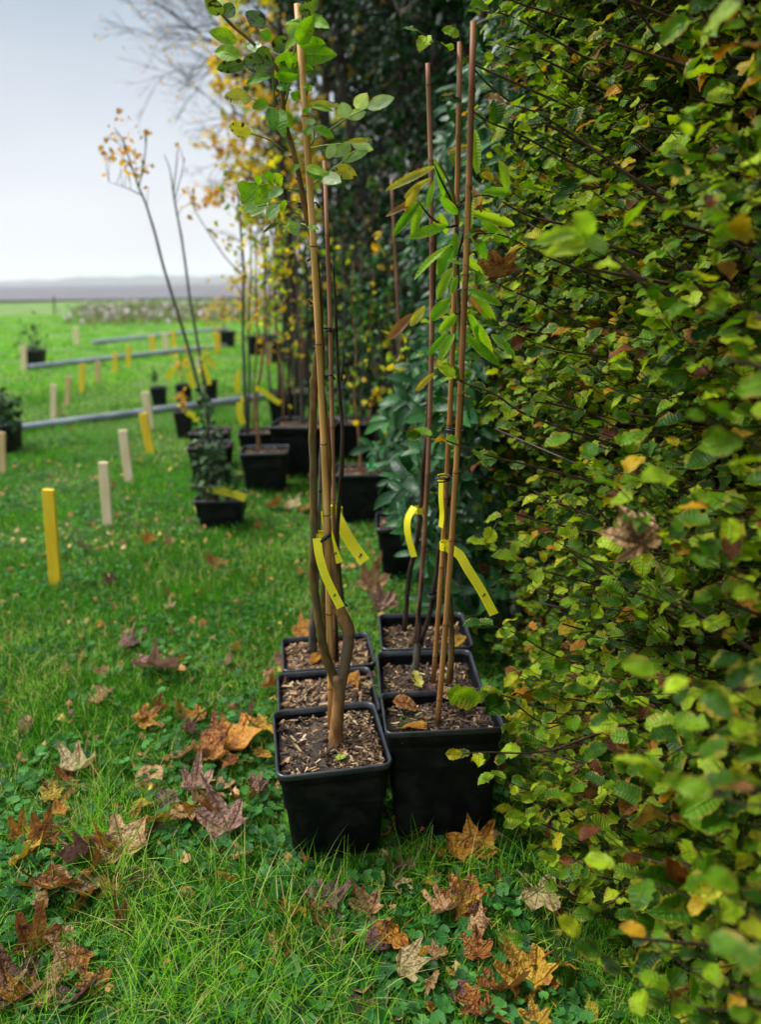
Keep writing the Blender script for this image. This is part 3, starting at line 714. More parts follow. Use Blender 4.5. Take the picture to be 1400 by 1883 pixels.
for a, b in (((583, 692), (577, 688)), ((566, 480), (573, 474)), ((540, 290), (531, 288)), ((588, 905), (596, 898)), ((558, 385), (549, 378)), ((545, 330), (553, 322)), ((577, 640), (584, 634)), ((574, 560), (567, 552)), ((581, 1010), (574, 1004))):
    tube('bud', S([a, b], Y-.006, Y-.01), [.0030, .0012], M['bark_dark'], r, 5, sm=1)
cane(r, atd(609, 1335, 1.60), atd(547, 8, 1.515), .0078, .0062, M['cane_tan'], (.012, 0, 0), 4)
tie(r, atd(562, 378, 1.585), .013, 1); tie(r, atd(612, 1108, 1.60), .016, 4, 2); tie(r, atd(590, 692, 1.59), .014, 9, 2)
tube('leader', S([(522, 205), (517, 150), (505, 120), (480, 95), (455, 70), (425, 45), (400, 15), (385, -20)], 1.55, 1.50), [.0042, .004, .0036, .0034, .003, .003, .0026, .002], M['bark_olive'], r, 6)
q = lambda x, y: (380+x/3.5, y/3.5)
def stalk(P, Ya, Yb, rr=.0013): tube('leaf_stalk', S([q(*p) for p in P], Ya, Yb), rr, M['stalk'], r, 5, sm=2)
stalk([(600, 1230), (480, 1212), (350, 1190)], 1.56, 1.50); stalk([(570, 1300), (470, 1305), (330, 1330)], 1.56, 1.49); stalk([(600, 1385), (510, 1340)], 1.56, 1.50)
stalk([(640, 1220), (760, 1130), (890, 1030), (960, 970)], 1.57, 1.52); stalk([(650, 960), (780, 935), (920, 928)], 1.57, 1.55)
stalk([(640, 980), (690, 900), (690, 820)], 1.57, 1.54, .002); stalk([(690, 905), (900, 765), (1030, 700)], 1.55, 1.50); stalk([(500, 970), (400, 900), (280, 860)], 1.56, 1.50)
stalk([(440, 690), (300, 640)], 1.55, 1.50); stalk([(500, 690), (530, 560), (560, 350), (600, 200), (640, 100)], 1.56, 1.50, .002); stalk([(440, 690), (425, 480), (420, 380)], 1.55, 1.48, .0022)
stalk([(600, 1470), (480, 1440), (370, 1495)], 1.56, 1.50); stalk([(610, 1440), (700, 1470)], 1.58, 1.55)
LL = [(195,270,15,200,80,'g'),(215,370,35,310,90,'g'),(240,410,80,440,75,'d'),(415,420,225,395,105,'d'),(420,500,230,520,55,'g'),(430,420,650,400,105,'g'),(435,495,600,480,70,'g'),(575,355,820,345,105,'g'),
 (600,295,765,285,80,'g'),(590,290,690,100,90,'g'),(440,440,690,450,80,'g'),(375,185,250,80,95,'d'),(290,640,105,620,95,'y'),(400,660,290,690,60,'g'),(420,690,435,830,70,'g'),(465,710,485,850,85,'g'),
 (480,720,545,820,70,'g'),(605,100,710,5,75,'d'),(640,130,755,92,42,'g'),(680,140,768,155,60,'g'),(350,335,262,280,70,'p'),(290,860,140,815,80,'y'),(95,100,0,-10,80,'d'),(110,110,175,35,70,'d'),(420,245,345,215,60,'g'),
 (550,640,680,560,42,'g'),(640,680,860,670,45,'y'),(630,740,680,680,45,'g'),(690,680,810,712,30,'g'),(900,760,870,660,85,'p'),(960,700,1035,600,85,'p'),(1035,700,1208,625,75,'p'),(900,760,1040,715,60,'p'),(630,800,712,768,38,'p'),
 (690,820,825,885,58,'g'),(640,880,665,815,50,'g'),(835,935,757,1022,62,'p'),(925,930,838,998,62,'p'),(900,918,1068,898,30,'y'),(930,925,1080,960,62,'p'),(870,1040,1045,970,52,'p'),(825,1085,972,1130,82,'y'),(750,1150,860,1165,85,'p'),
 (640,1075,780,1118,52,'g'),(640,1105,750,1145,52,'g'),(270,1185,208,1240,75,'g'),(345,1190,225,1310,110,'g'),(420,1200,318,1315,90,'g'),(430,1185,370,1115,72,'g'),(480,1205,430,1120,72,'g'),(482,1210,405,1272,62,'p'),(350,1180,322,1135,45,'g'),
 (330,1315,238,1355,60,'p'),(400,1310,278,1392,52,'p'),(470,1330,368,1400,92,'p'),(470,1320,528,1345,75,'g'),(480,1438,368,1495,30,'d'),(540,1440,478,1480,62,'g'),(600,1460,530,1470,90,'p'),(650,1460,722,1470,38,'g'),
 (625,545,680,580,42,'g'),(450,560,535,572,38,'g'),(560,500,450,470,70,'g'),(520,160,600,110,70,'p'),(520,230,590,170,60,'p'),(500,330,560,250,60,'g'),(430,330,520,240,80,'d'),(560,440,520,330,60,'g'),(600,150,520,120,40,'p'),(480,360,420,300,70,'d'),(430,400,330,330,95,'d'),(540,610,600,640,45,'g'),(600,920,560,900,30,'p'),(590,1060,560,1090,40,'g')]
mk = {'g': M['ash'], 'd': M['ash_dark'], 'y': M['ash_yellow'], 'p': M['ash_pale']}
for i, (bx, by, tx, ty, w, c) in enumerate(LL):
    Yl = 1.50+RNG.uniform(-.05, .05)
    leaf_part(r, atd(*q(bx, by), Yl), atd(*q(tx, ty), Yl-RNG.uniform(-.03, .05)), w/3.5*Yl/1400*1.05, mk[c], 'leaflet', seed=i, name='leaflet')
label_tag(r, atd(590, 985, 1.575), .0135, S([(583, 990), (587, 1020), (597, 1055), (612, 1088), (627, 1117)], 1.555, 1.53), .0075, seed=1)
t_ = tube('tie', S([(590, 996), (600, 988), (607, 982)], 1.555), [.004, .005, .005], M['tie'], r, 6)
# seedling in the pot
for k in range(6):
    a = k*PI/3; c = atd(627, 1398, 1.50)*1; c[2] = zs+.02
    leaf_part(r, c, c+np.array([math.cos(a)*.012, math.sin(a)*.012, .006]), .009, M['bright'], 'leaflet', normal=(0, 0, 1), name='seedling_leaf', seed=k)

# second left pot
r = empty('potted_sapling', (-.155, 1.86, 0), 'thin sapling with reddish cane in second left pot, full of light wood chips', 'potted sapling', g0)
pot(r, (-.155, 1.862, -.004), .262, .238, .205, math.radians(8), chips=1700, seed=5, rnd_chip=(.1, 1), chip_size=.018)
cane(r, atd(613, 1212, 1.86), atd(597, 296, 1.86), .0062, .0050, M['cane_red'], (.008, 0, 0), 6)
tube('stem', S([(619, 1215), (617, 1100), (621, 960), (628, 870), (630, 790), (624, 720), (620, 650), (617, 560), (613, 482)], 1.88, 1.88), [.0075, .006, .006, .0055, .005, .0045, .004, .003, .002], M['bark_dark'], r, 7, knobs=.1, seed=5)
tube('twig', S([(628, 700), (632, 660), (630, 640)], 1.88), [.003, .0025, .001], M['bark_dark'], r, 5)
tie(r, atd(603, 607, 1.86), .010, 3)
label_tag(r, atd(603, 935, 1.84), .012, S([(598, 940), (602, 970), (612, 1005), (624, 1035)], 1.82, 1.80), .0085, seed=2)
tube('side_shoot', S([(597, 1205), (594, 1100), (596, 1000), (599, 900), (603, 820)], 1.87), [.008, .007, .006, .005, .004], M['bark_olive'], r, 6)
# third left pot
r = empty('potted_sapling', (-.168, 2.095, 0), 'grey-stemmed sapling in the rearmost pot of the left row, thick pale chips', 'potted sapling', g0)
pot(r, (-.168, 2.098, -.004), .268, .21, .208, math.radians(8), chips=1300, seed=6, rnd_chip=(.35, 1), chip_size=.024)
tube('stem', S([(577, 1200), (575, 1150), (580, 1100), (584, 1000), (588, 900), (592, 800), (600, 720)], 2.10), [.0125, .0115, .010, .008, .006, .004, .002], M['bark_grey'], r, 8, knobs=.15, seed=8)
tube('side_stem', S([(640, 1175), (628, 1090), (622, 1000), (625, 940), (632, 850)], 2.10), [.006, .006, .005, .004, .003], M['bark_dark'], r, 6, knobs=.1, seed=8)
label_tag(r, atd(622, 940, 2.08), .012, S([(617, 945), (627, 965), (645, 997), (660, 1018), (671, 1033)], 2.05, 2.02), .0135, seed=3)

# front right pot: chestnut sapling with two brown canes
r = empty('potted_sapling', (.13, 1.60, 0), 'young chestnut with long toothed leaves tied to two brown canes, front right black pot', 'potted sapling', g0)
zR = pot(r, (.136, 1.598, -.004), .268, .172, .305, math.radians(4), taper=.84, fill=.042, chips=900, chip_size=.014, seed=8, rnd_chip=(0, .8))
cane(r, atd(805, 1330, 1.58), atd(871, 40, 1.52), .0068, .0058, M['cane_brown'], (.012, 0, 0), 11)
cane(r, atd(797, 1255, 1.66), atd(846, 78, 1.60), .0062, .0052, M['cane_brown'], (.012, 0, 0), 12)
tube('stem', S([(826, 1255), (831, 1200), (829, 1130), (822, 1060), (830, 960), (838, 880), (845, 800), (850, 700), (846, 600), (842, 520), (840, 440), (838, 390), (832, 350), (818, 320), (806, 300)], 1.68, 1.56), [.0085, .0078, .007, .0062, .006, .0058, .0054, .005, .0046, .004, .0034, .003, .0025, .002, .0015], M['bark_olive'], r, 8, knobs=.1, seed=12)
for a, sd in (((850, 468), 1), ((833, 793), 2), ((815, 880), 3)): tie(r, atd(*a, 1.58), .014, sd+20)
q2 = lambda x, y: (680+x/2.69, 20+y/2.69)
for P in ([(425, 1000), (400, 930), (350, 830), (320, 760)], [(430, 1060), (380, 1070), (300, 1020), (240, 940)], [(430, 970), (470, 930), (500, 870)], [(430, 1075), (520, 1110), (600, 1130)], [(420, 1170), (400, 1165)], [(440, 1380), (480, 1380)], [(425, 990), (450, 960), (440, 970)], [(430, 1500), (420, 1495)], [(440, 1200), (490, 1010), (510, 900)], [(440, 1500), (500, 1400)]):
    tube('twig', S([q2(*p) for p in P], 1.57, 1.52), [.0024]*(len(P)-1)+[.001], M['bark_dark'], r, 5, sm=2)
CL = [(325,770,78,887,48,'y'),(305,830,160,925,42,'y'),(245,935,82,1003,36,'b'),(260,930,115,1115,58,'g'),(272,950,188,1132,62,'g'),(385,1062,185,1120,62,'g'),(320,840,285,985,38,'g'),(320,735,385,930,48,'g'),(350,920,438,1008,55,'g'),
 (412,1160,195,1298,58,'g'),(420,1165,312,1318,82,'g'),(415,1270,318,1432,62,'g'),(400,1425,300,1532,80,'g'),(432,1495,342,1592,62,'g'),(385,1595,288,1705,46,'g'),(420,1595,338,1722,62,'g'),(275,1460,200,1560,56,'y'),(218,1498,88,1628,62,'b'),(322,1790,208,1895,42,'y'),
 (500,865,560,988,42,'b'),(520,590,532,805,58,'g'),(520,665,383,697,32,'y'),(500,880,492,1085,55,'g'),(520,1005,745,1062,60,'g'),(500,1090,590,1225,62,'g'),(480,1380,655,1450,55,'g'),(500,1520,632,1745,75,'g'),(485,1500,560,1625,60,'g'),(470,1600,645,1755,62,'g'),
 (500,1400,632,1545,75,'g'),(600,1600,722,1700,52,'g'),(470,1400,572,1502,32,'b'),(640,740,700,885,60,'g'),(560,900,705,895,52,'g'),(430,1100,400,1250,60,'g'),(360,1010,310,1075,40,'g'),(440,1310,400,1400,50,'g'),(480,1210,560,1330,55,'g'),(250,860,160,1010,55,'y'),(350,1000,385,1110,45,'g'),(500,1000,640,1040,60,'g'),(560,1040,700,1160,58,'g')]
mk = {'g': M['chestnut'], 'y': M['chestnut_yellow'], 'b': M['chestnut_brown']}
for i, (bx, by, tx, ty, w, c) in enumerate(CL):
    Yl = (1.54 if bx < 460 else 1.66)+RNG.uniform(-.04, .04)
    leaf_part(r, atd(*q2(bx, by), Yl), atd(*q2(tx, ty), Yl+RNG.uniform(-.03, .03)), w/2.69*Yl/1400*.92, mk[c], 'chestnut', seed=i+50)
label_tag(r, atd(822, 1003, 1.62), .016, S([(826, 1008), (845, 1020), (860, 1045), (885, 1085), (909, 1130)], 1.60, 1.56), .0085, seed=6)
label_tag(r, atd(815, 878, 1.63), .012, S([(812, 880), (811, 915), (813, 945), (811, 970)], 1.60, 1.60), .006, seed=7, mark=False, tiltw=(1.5, .2, 0))
moss = MB(); 
n = 130; P = np.column_stack([RNG.normal(.065, .028, n), RNG.normal(1.58, .03, n), np.full(n, zR+.016)])
scatter(moss, leaf_tmpl(.3, 3, 2, .3, .2, 0, 0, 1, 3), P, rot_from(rand_dirs(n)*[1, 1, .4]+[0, 0, .5], rand_dirs(n)+[0, 0, 1.5]), RNG.uniform(.004, .009, n), RNG.random(n))
o = moss.build('moss', M['midgreen'], r); o['kind'] = 'stuff'
# second right pot
r = empty('potted_sapling', (.122, 1.835, 0), 'low-forked thin sapling in the middle pot of the right row, dark mulch', 'potted sapling', g0)
pot(r, (.122, 1.835, -.004), .262, .255, .272, math.radians(2), chips=1100, chip_size=.015, fill=.05, seed=9, rnd_chip=(0, .85))
tube('stem', S([(764, 1245), (765, 1220), (768, 1195), (773, 1180)], 1.86), [.011, .010, .009, .009], M['bark_grey'], r, 8, knobs=.2, seed=14)
tube('branch', S([(773, 1180), (788, 1140), (796, 1100), (803, 1050), (808, 1000)], 1.86, 1.80), [.008, .0065, .006, .005, .004], M['bark_dark'], r, 7, knobs=.1, seed=14)
tube('branch', S([(768, 1195), (772, 1160), (770, 1130), (775, 1090), (778, 1050)], 1.86), [.007, .0055, .0045, .004, .003], M['bark_dark'], r, 7, knobs=.1, seed=15)
tie(r, atd(797, 1095, 1.82), .014, 31)
leaf_part(r, atd(762, 1232, 1.80), atd(775, 1265, 1.76), .03, M['ash_yellow'], 'beech', seed=4)
# third right pot
r = empty('potted_sapling', (.127, 2.10, 0), 'bare dark-stemmed sapling with thin reddish cane, rearmost pot of the right row', 'potted sapling', g0)
pot(r, (.127, 2.10, -.004), .262, .235, .272, math.radians(2), chips=1000, chip_size=.015, fill=.05, seed=10, rnd_chip=(0, .85))
cane(r, atd(766, 1175, 2.08), atd(787, 117, 1.98), .0072, .0058, M['cane_red'], (.025, 0, 0), 21)
tube('stem', S([(744, 1160), (748, 1110), (752, 1060), (765, 1005), (772, 950), (778, 870), (785, 790), (792, 700), (796, 600), (799, 500), (802, 400)], 2.10, 2.02), [.008, .0075, .0075, .007, .0065, .0062, .006, .0058, .005, .004, .003], M['bark_dark'], r, 8, knobs=.14, seed=16)
label_tag(r, atd(772, 938, 2.06), .014, S([(762, 932), (750, 955), (751, 985), (762, 1024)], 2.03, 2.0), .009, seed=8, mark=False, tiltw=(1.0, .2, 0))
tie(r, atd(798, 560, 2.03), .012, 33, 2)

# ------------------------------------------------------------------ potted saplings further back
LTs = {'leaf': [leaf_tmpl(.30, 4, 2, .3, .3, .03, 0, .8, s) for s in range(3)]}
def bg(label, base, w, h, d=None, yaw=0.0, stems=(), leaves=(), tags=(), canes=(), name='potted_sapling', cat='potted sapling', group='potted saplings further back on the lawn', chips=90, round_=False, fill=.03, seed=0, rnd_chip=(.1, .9)):
    rg = np.random.default_rng(seed+100)
    d = d or w; c = np.array([base[0], base[1]+d/2, float(gz(base[0], base[1]))-.003])
    r = empty(name, c, label, cat, group)
    pot(r, c, w, d, h, yaw, chips=chips, seed=seed, round_=round_, fill=fill, chip_size=.03, rnd_chip=rnd_chip)
    allp = []
    for k, (pts, Ys, rb, rt, mt) in enumerate(stems):
        P = S(pts, Ys); P[0] = np.array([P[0][0], P[0][1], c[2]+h-fill-.01]) if c[2]+h-fill-.02 < P[0][2] < c[2]+h+.25 else P[0]
        tube('stem', P, np.linspace(rb, rt, len(P))*1.3, M[mt], r, 6, knobs=.1, seed=seed+k)
        allp.append(smooth_path(P, 6))
    if canes:
        for (a, b, Yc, mt) in canes: cane(r, atd(*a, Yc), atd(*b, Yc), .007, .006, M[mt], (0, 0, 0), seed)
    AP = np.concatenate(allp) if allp else None
    tw = MB(); fo = {}
    for (cx, cy, rx, ry, n, size, mt) in leaves:
        Yl = stems[0][1] if stems else c[1]
        px = rg.normal(0, .5, (n, 2))*[rx, ry]+[cx, cy]
        P = np.array([atd(a, b, Yl+rg.normal(0, .12)) for a, b in px]); P[:, 2] = np.maximum(P[:, 2], .05)
        if AP is not None:
            for p in P[::3]:
                dd = np.linalg.norm(AP-p-np.array([0, 0, -.08]), axis=1); s0 = AP[dd.argmin()]
                V, F = tube_vf(smooth_path([s0, (s0+p)/2+[0, 0, .02], p], 2), [.0022, .0022, .0018, .0014, .001], 4, False); tw.add(V, F)
        dr = rand_dirs(n, rg)*[1, 1, .6]+[0, 0, -.35]; nr = rand_dirs(n, rg)+[0, -.7, .6]
        mb = fo.setdefault(mt, MB())
        scatter(mb, LTs['leaf'][len(fo) % 3], P, rot_from(dr, nr), size*rg.uniform(.6, 1.25, n), rg.random(n))
    if tw.n: o = tw.build('twigs', M['bark_dark'], r); o['kind'] = 'stuff'
    for mt, mb in fo.items():
        o = mb.build('foliage', M[mt], r); o['kind'] = 'stuff'
    for (c_, path, Yt, wd) in tags:
        label_tag(r, atd(*c_, Yt), .012, S(path, Yt-.03), wd, seed=seed, mark=False)
    return r

bg('small dense evergreen shrub with a yellow label in a squat black pot on open grass', at(403, 970), .262, .165, .22, stems=[([(398, 915), (390, 860), (385, 800), (380, 750)], 4.05, .006, .003, 'bark_dark')],
   leaves=[(393, 885, 36, 34, 170, .042, 'shrubgreen'), (386, 830, 26, 50, 140, .04, 'shrubgreen'), (378, 750, 13, 40, 40, .036, 'shrubgreen')], tags=[((385, 900), [(388, 900), (405, 902), (430, 908), (452, 916)], 4.0, .018)], seed=1, name='potted_shrub', cat='potted shrub')
bg('tall bare-stemmed sapling with a tuft of rust-coloured leaves at its top', at(386, 892), .27, .26, .24, stems=[([(392, 830), (378, 755), (362, 700), (345, 635), (322, 560), (302, 495), (285, 430), (268, 375), (255, 345)], 4.9, .011, .005, 'bark_grey'), ([(255, 345), (240, 300), (228, 262), (210, 235)], 4.9, .005, .002, 'bark_grey'), ([(255, 345), (265, 300), (270, 250)], 4.9, .004, .002, 'bark_grey'), ([(262, 360), (230, 345), (200, 335)], 4.9, .003, .001, 'bark_grey')],
   leaves=[(222, 268, 34, 50, 42, .05, 'rusty'), (258, 320, 20, 35, 12, .042, 'rusty'), (268, 248, 14, 18, 7, .04, 'rusty')], seed=2, tags=[((372, 660), [(374, 668), (382, 690), (385, 708)], 4.9, .012)])
bg('tall bare-stemmed sapling with a nearly leafless top rising against the sky', at(386, 862), .27, .27, .24, stems=[([(388, 800), (382, 750), (372, 680), (360, 610), (348, 540), (336, 450), (325, 390), (318, 350)], 5.3, .010, .005, 'bark_grey'), ([(318, 350), (312, 310), (302, 285)], 5.3, .004, .002, 'bark_grey'), ([(319, 355), (325, 300), (328, 262)], 5.3, .004, .002, 'bark_grey'), ([(322, 365), (334, 320), (340, 290)], 5.3, .003, .002, 'bark_grey'), ([(455, 510), (420, 480), (385, 430), (358, 385), (345, 345)], 5.3, .004, .002, 'bark_grey')],
   leaves=[(350, 365, 14, 32, 13, .04, 'rusty'), (328, 265, 4, 4, 2, .035, 'rusty')], seed=3)
bg('sapling with twin dark stems and hanging yellow labels, pot in front of the wide tub', at(486, 905), .30, .265, .25, yaw=.06, stems=[([(477, 825), (474, 790), (472, 730), (480, 680), (487, 610), (488, 540), (485, 450), (483, 350)], 4.85, .010, .003, 'bark_brown')],
   leaves=[(490, 480, 50, 90, 50, .05, 'yelgreen'), (475, 360, 50, 90, 40, .05, 'yelgreen'), (500, 600, 40, 60, 22, .05, 'gold')], tags=[((474, 715), [(478, 716), (492, 726), (505, 735), (516, 742)], 4.8, .014)], seed=4)
bg('slim double-stemmed sapling with two yellow labels, pot just behind another', at(479, 868), .30, .28, .25, yaw=.06, stems=[([(453, 800), (450, 700), (447, 600), (448, 500), (441, 400), (437, 330)], 5.3, .012, .004, 'bark_grey'), ([(456, 800), (459, 700), (457, 600), (462, 500), (460, 430)], 5.32, .009, .003, 'bark_grey'), ([(466, 800), (468, 700), (474, 600), (470, 480), (476, 400)], 5.4, .006, .003, 'bark_brown')],
   leaves=[(440, 400, 50, 100, 50, .05, 'yelgreen'), (445, 500, 45, 90, 40, .05, 'gold'), (435, 330, 40, 50, 22, .05, 'gold')], tags=[((440, 685), [(437, 690), (436, 705), (438, 722)], 5.25, .016), ((446, 735), [(441, 740), (441, 760), (447, 780)], 5.25, .018)], seed=5)
bg('sapling with several dark stems in the widest black tub, silvery rim', at(563, 882), .44, .36, .38, yaw=-.15, stems=[([(556, 775), (553, 700), (548, 600), (545, 500), (535, 400), (530, 320)], 5.3, .010, .003, 'bark_grey'), ([(535, 780), (530, 700), (533, 600), (522, 500), (520, 420)], 5.3, .009, .003, 'bark_dark'), ([(570, 775), (568, 680), (565, 560), (560, 450), (562, 350)], 5.3, .008, .003, 'bark_dark'), ([(522, 780), (518, 690), (508, 590), (505, 480), (496, 390)], 5.3, .007, .003, 'bark_brown'), ([(545, 778), (541, 660), (548, 540), (540, 420)], 5.4, .006, .003, 'bark_grey')],
   leaves=[(535, 460, 60, 110, 70, .052, 'yelgreen'), (515, 400, 50, 90, 45, .052, 'gold'), (550, 590, 60, 100, 40, .05, 'yelgreen'), (525, 640, 50, 70, 14, .05, 'gold')], seed=6)
bg('yellow-leaved sapling in dark pot behind the widest tub', at(528, 782), .36, .32, .3, stems=[([(515, 740), (512, 650), (505, 550), (508, 450), (500, 350), (505, 250)], 7.0, .013, .004, 'bark_dark'), ([(535, 740), (536, 650), (528, 520), (533, 400)], 7.0, .01, .004, 'bark_dark'), ([(498, 740), (492, 640), (496, 540), (488, 430)], 7.0, .010, .004, 'bark_grey'), ([(552, 745), (556, 620), (548, 500), (556, 380), (550, 300)], 7.1, .010, .004, 'bark_brown'), ([(525, 742), (520, 600), (526, 470), (518, 350)], 6.9, .008, .003, 'bark_grey')],
   leaves=[(500, 470, 60, 110, 40, .06, 'gold'), (520, 600, 50, 60, 18, .06, 'gold'), (495, 330, 60, 90, 45, .06, 'gold')], seed=7)
bg('slender curved sapling in a pot of pale wood chips with a green clip', at(664, 963), .285, .29, .26, stems=[([(664, 850), (660, 800), (652, 720), (655, 640), (648, 560), (650, 480)], 4.12, .007, .002, 'bark_brown'), ([(690, 850), (695, 790), (712, 740), (705, 680), (700, 600)], 4.12, .005, .002, 'bark_dark')],
   leaves=[(690, 700, 60, 70, 30, .045, 'yelgreen'), (665, 590, 50, 100, 40, .045, 'midgreen'), (700, 460, 30, 50, 12, .05, 'gold')], seed=8, chips=260, rnd_chip=(.6, 1))
c = atd(692, 858, 4.05); V, F = box_vf(c, (.10, .06, .025)); cl = obj('plastic_clip', V, F, M['green_plastic'], bpy.data.objects[-1] if False else None); tag(cl, 'green plastic clip lying on pale wood chips in a black pot', 'clip')
bg('bushy many-stemmed shrub with yellowish leaves in a dark pot in hedge shade', at(655, 850), .42, .30, .36, stems=[([(655, 780), (648, 700), (640, 620), (650, 540), (640, 450)], 5.5, .008, .002, 'bark_dark'), ([(675, 790), (690, 700), (680, 600), (690, 500)], 5.5, .007, .002, 'bark_brown'), ([(638, 790), (630, 690), (634, 570), (626, 450)], 5.5, .007, .002, 'bark_grey'), ([(662, 785), (668, 660), (662, 540), (672, 400)], 5.5, .007, .002, 'bark_grey')],
   leaves=[(650, 600, 60, 100, 70, .05, 'midgreen'), (640, 500, 60, 80, 22, .05, 'yelgreen')], seed=9)
bg('arching shrub with bright yellow-green leaves in the dark pot nearest the laurel', at(722, 848), .42, .30, .36, stems=[([(710, 785), (730, 700), (740, 620), (735, 560), (745, 480)], 5.45, .008, .002, 'bark_grey'), ([(718, 790), (700, 730), (690, 660), (700, 590)], 5.4, .006, .002, 'bark_grey'), ([(728, 790), (722, 690), (716, 560), (720, 430)], 5.4, .006, .002, 'bark_brown'), ([(650, 838), (690, 820), (720, 790), (745, 740)], 5.3, .006, .003, 'stalk')],
   leaves=[(715, 640, 50, 80, 36, .055, 'yelgreen'), (735, 560, 40, 70, 60, .055, 'midgreen'), (700, 725, 30, 30, 10, .085, 'gold')], seed=10)
bg('sapling with pale crooked base and slim cane in a pot by the laurel', at(748, 1066), .262, .25, .26, stems=[([(745, 955), (753, 925), (752, 890), (747, 840), (744, 790), (738, 700), (730, 600), (735, 520)], 3.3, .010, .003, 'bark_grey'), ([(752, 930), (765, 890), (768, 850), (762, 800), (755, 700), (750, 640)], 3.32, .006, .003, 'bark_grey')],
   canes=[((752, 950), (720, 330), 3.3, 'cane_red')], leaves=[(740, 640, 35, 70, 14, .05, 'yelgreen')], tags=[((748, 818), [(760, 818), (790, 828), (818, 842)], 3.25, .016)], seed=11)
bg('dark pot with pale grey rim standing behind the pot by the laurel', at(735, 935), .26, .26, .24, stems=[([(740, 850), (735, 780), (738, 700)], 4.4, .006, .003, 'bark_dark')], leaves=[(735, 700, 30, 60, 14, .05, 'midgreen')], seed=12)
bg('small dark pot beside the laurel, half hidden by the chestnut canes', at(775, 925), .26, .26, .24, stems=[([(772, 860), (775, 800), (770, 700)], 4.5, .006, .003, 'bark_dark')], leaves=[(770, 720, 30, 60, 18, .05, 'midgreen')], seed=13)
# small nursery pots far out on the lawn
g2 = 'small pots out on the lawn'
bg('tiny black pot with wispy seedling left of the tall bare saplings', at(291, 749), .15, .22, stems=[([(290, 715), (286, 690), (282, 672)], 8.2, .004, .002, 'bark_dark')], leaves=[(285, 690, 8, 16, 14, .05, 'shrubgreen')], chips=0, seed=14, group=g2)
bg('tiny black pot with a yellow tagged seedling, between two slanting bare stems', at(337, 804), .14, .24, stems=[([(337, 765), (335, 740), (333, 715)], 6.6, .005, .002, 'bark_dark')], leaves=[(336, 735, 10, 25, 22, .05, 'rusty')], tags=[((338, 757), [(343, 758), (355, 764), (364, 775)], 6.55, .02)], chips=0, seed=15, group=g2)
bg('small black pot with yellow leaved seedling and yellow labels behind the bare saplings', at(338, 752), .15, .26, stems=[([(336, 712), (334, 680), (333, 650)], 8.1, .005, .002, 'bark_dark')], leaves=[(334, 670, 22, 35, 40, .06, 'gold')], tags=[((325, 675), [(320, 678), (312, 690), (306, 698)], 8.0, .025), ((345, 675), [(348, 682), (352, 700), (357, 712)], 8.0, .03)], chips=0, seed=16, group=g2)
bg('small black pot hidden behind the slanting bare stem, wispy seedling', at(386, 739), .15, .26, stems=[([(385, 704), (383, 670), (380, 640)], 8.6, .005, .002, 'bark_dark')], leaves=[(380, 655, 16, 30, 26, .06, 'yelgreen')], tags=[((372, 662), [(380, 662), (390, 668), (395, 678)], 8.5, .02)], chips=0, seed=17, group=g2)
bg('far black pot with a wiry shrub beside a pale post at the left edge', at(60, 673), .30, .28, stems=[([(60, 652), (55, 620), (45, 600)], 13, .008, .003, 'bark_dark'), ([(62, 652), (66, 620), (70, 602)], 13, .008, .003, 'bark_dark')], leaves=[(55, 630, 26, 34, 110, .07, 'shrubgreen')], chips=0, seed=18, group=g2, name='potted_shrub', cat='potted shrub')
bg('bluish evergreen shrub in dark pot cut off by the left edge', at(2, 832), .22, .24, stems=[([(10, 795), (8, 760), (4, 740)], 6.2, .008, .003, 'bark_dark')], leaves=[(6, 765, 28, 45, 190, .07, 'shrubgreen')], chips=0, seed=19, group=g2, name='potted_shrub', cat='potted shrub')
bg('far dark pot with a yellowing sapling near the end of the grey pipe', at(415, 640), .36, .34, stems=[([(413, 610), (412, 570), (410, 540)], 16.5, .012, .005, 'bark_dark')], leaves=[(405, 575, 40, 40, 90, .10, 'gold')], chips=0, seed=20, group=g2)
bg('far dark pot with twiggy yellow sapling, left of the pale post', at(478, 655), .5, .36, stems=[([(475, 620), (470, 560), (468, 500)], 14.5, .012, .005, 'bark_dark')], leaves=[(465, 540, 40, 70, 90, .10, 'gold')], chips=0, seed=21, group=g2)
bg('dark pot with a leafy yellow sapling right of the pale post', at(510, 668), .42, .34, stems=[([(508, 625), (505, 560), (500, 480)], 13, .012, .005, 'bark_dark')], leaves=[(500, 530, 45, 90, 110, .10, 'yelgreen')], chips=0, seed=22, group=g2)

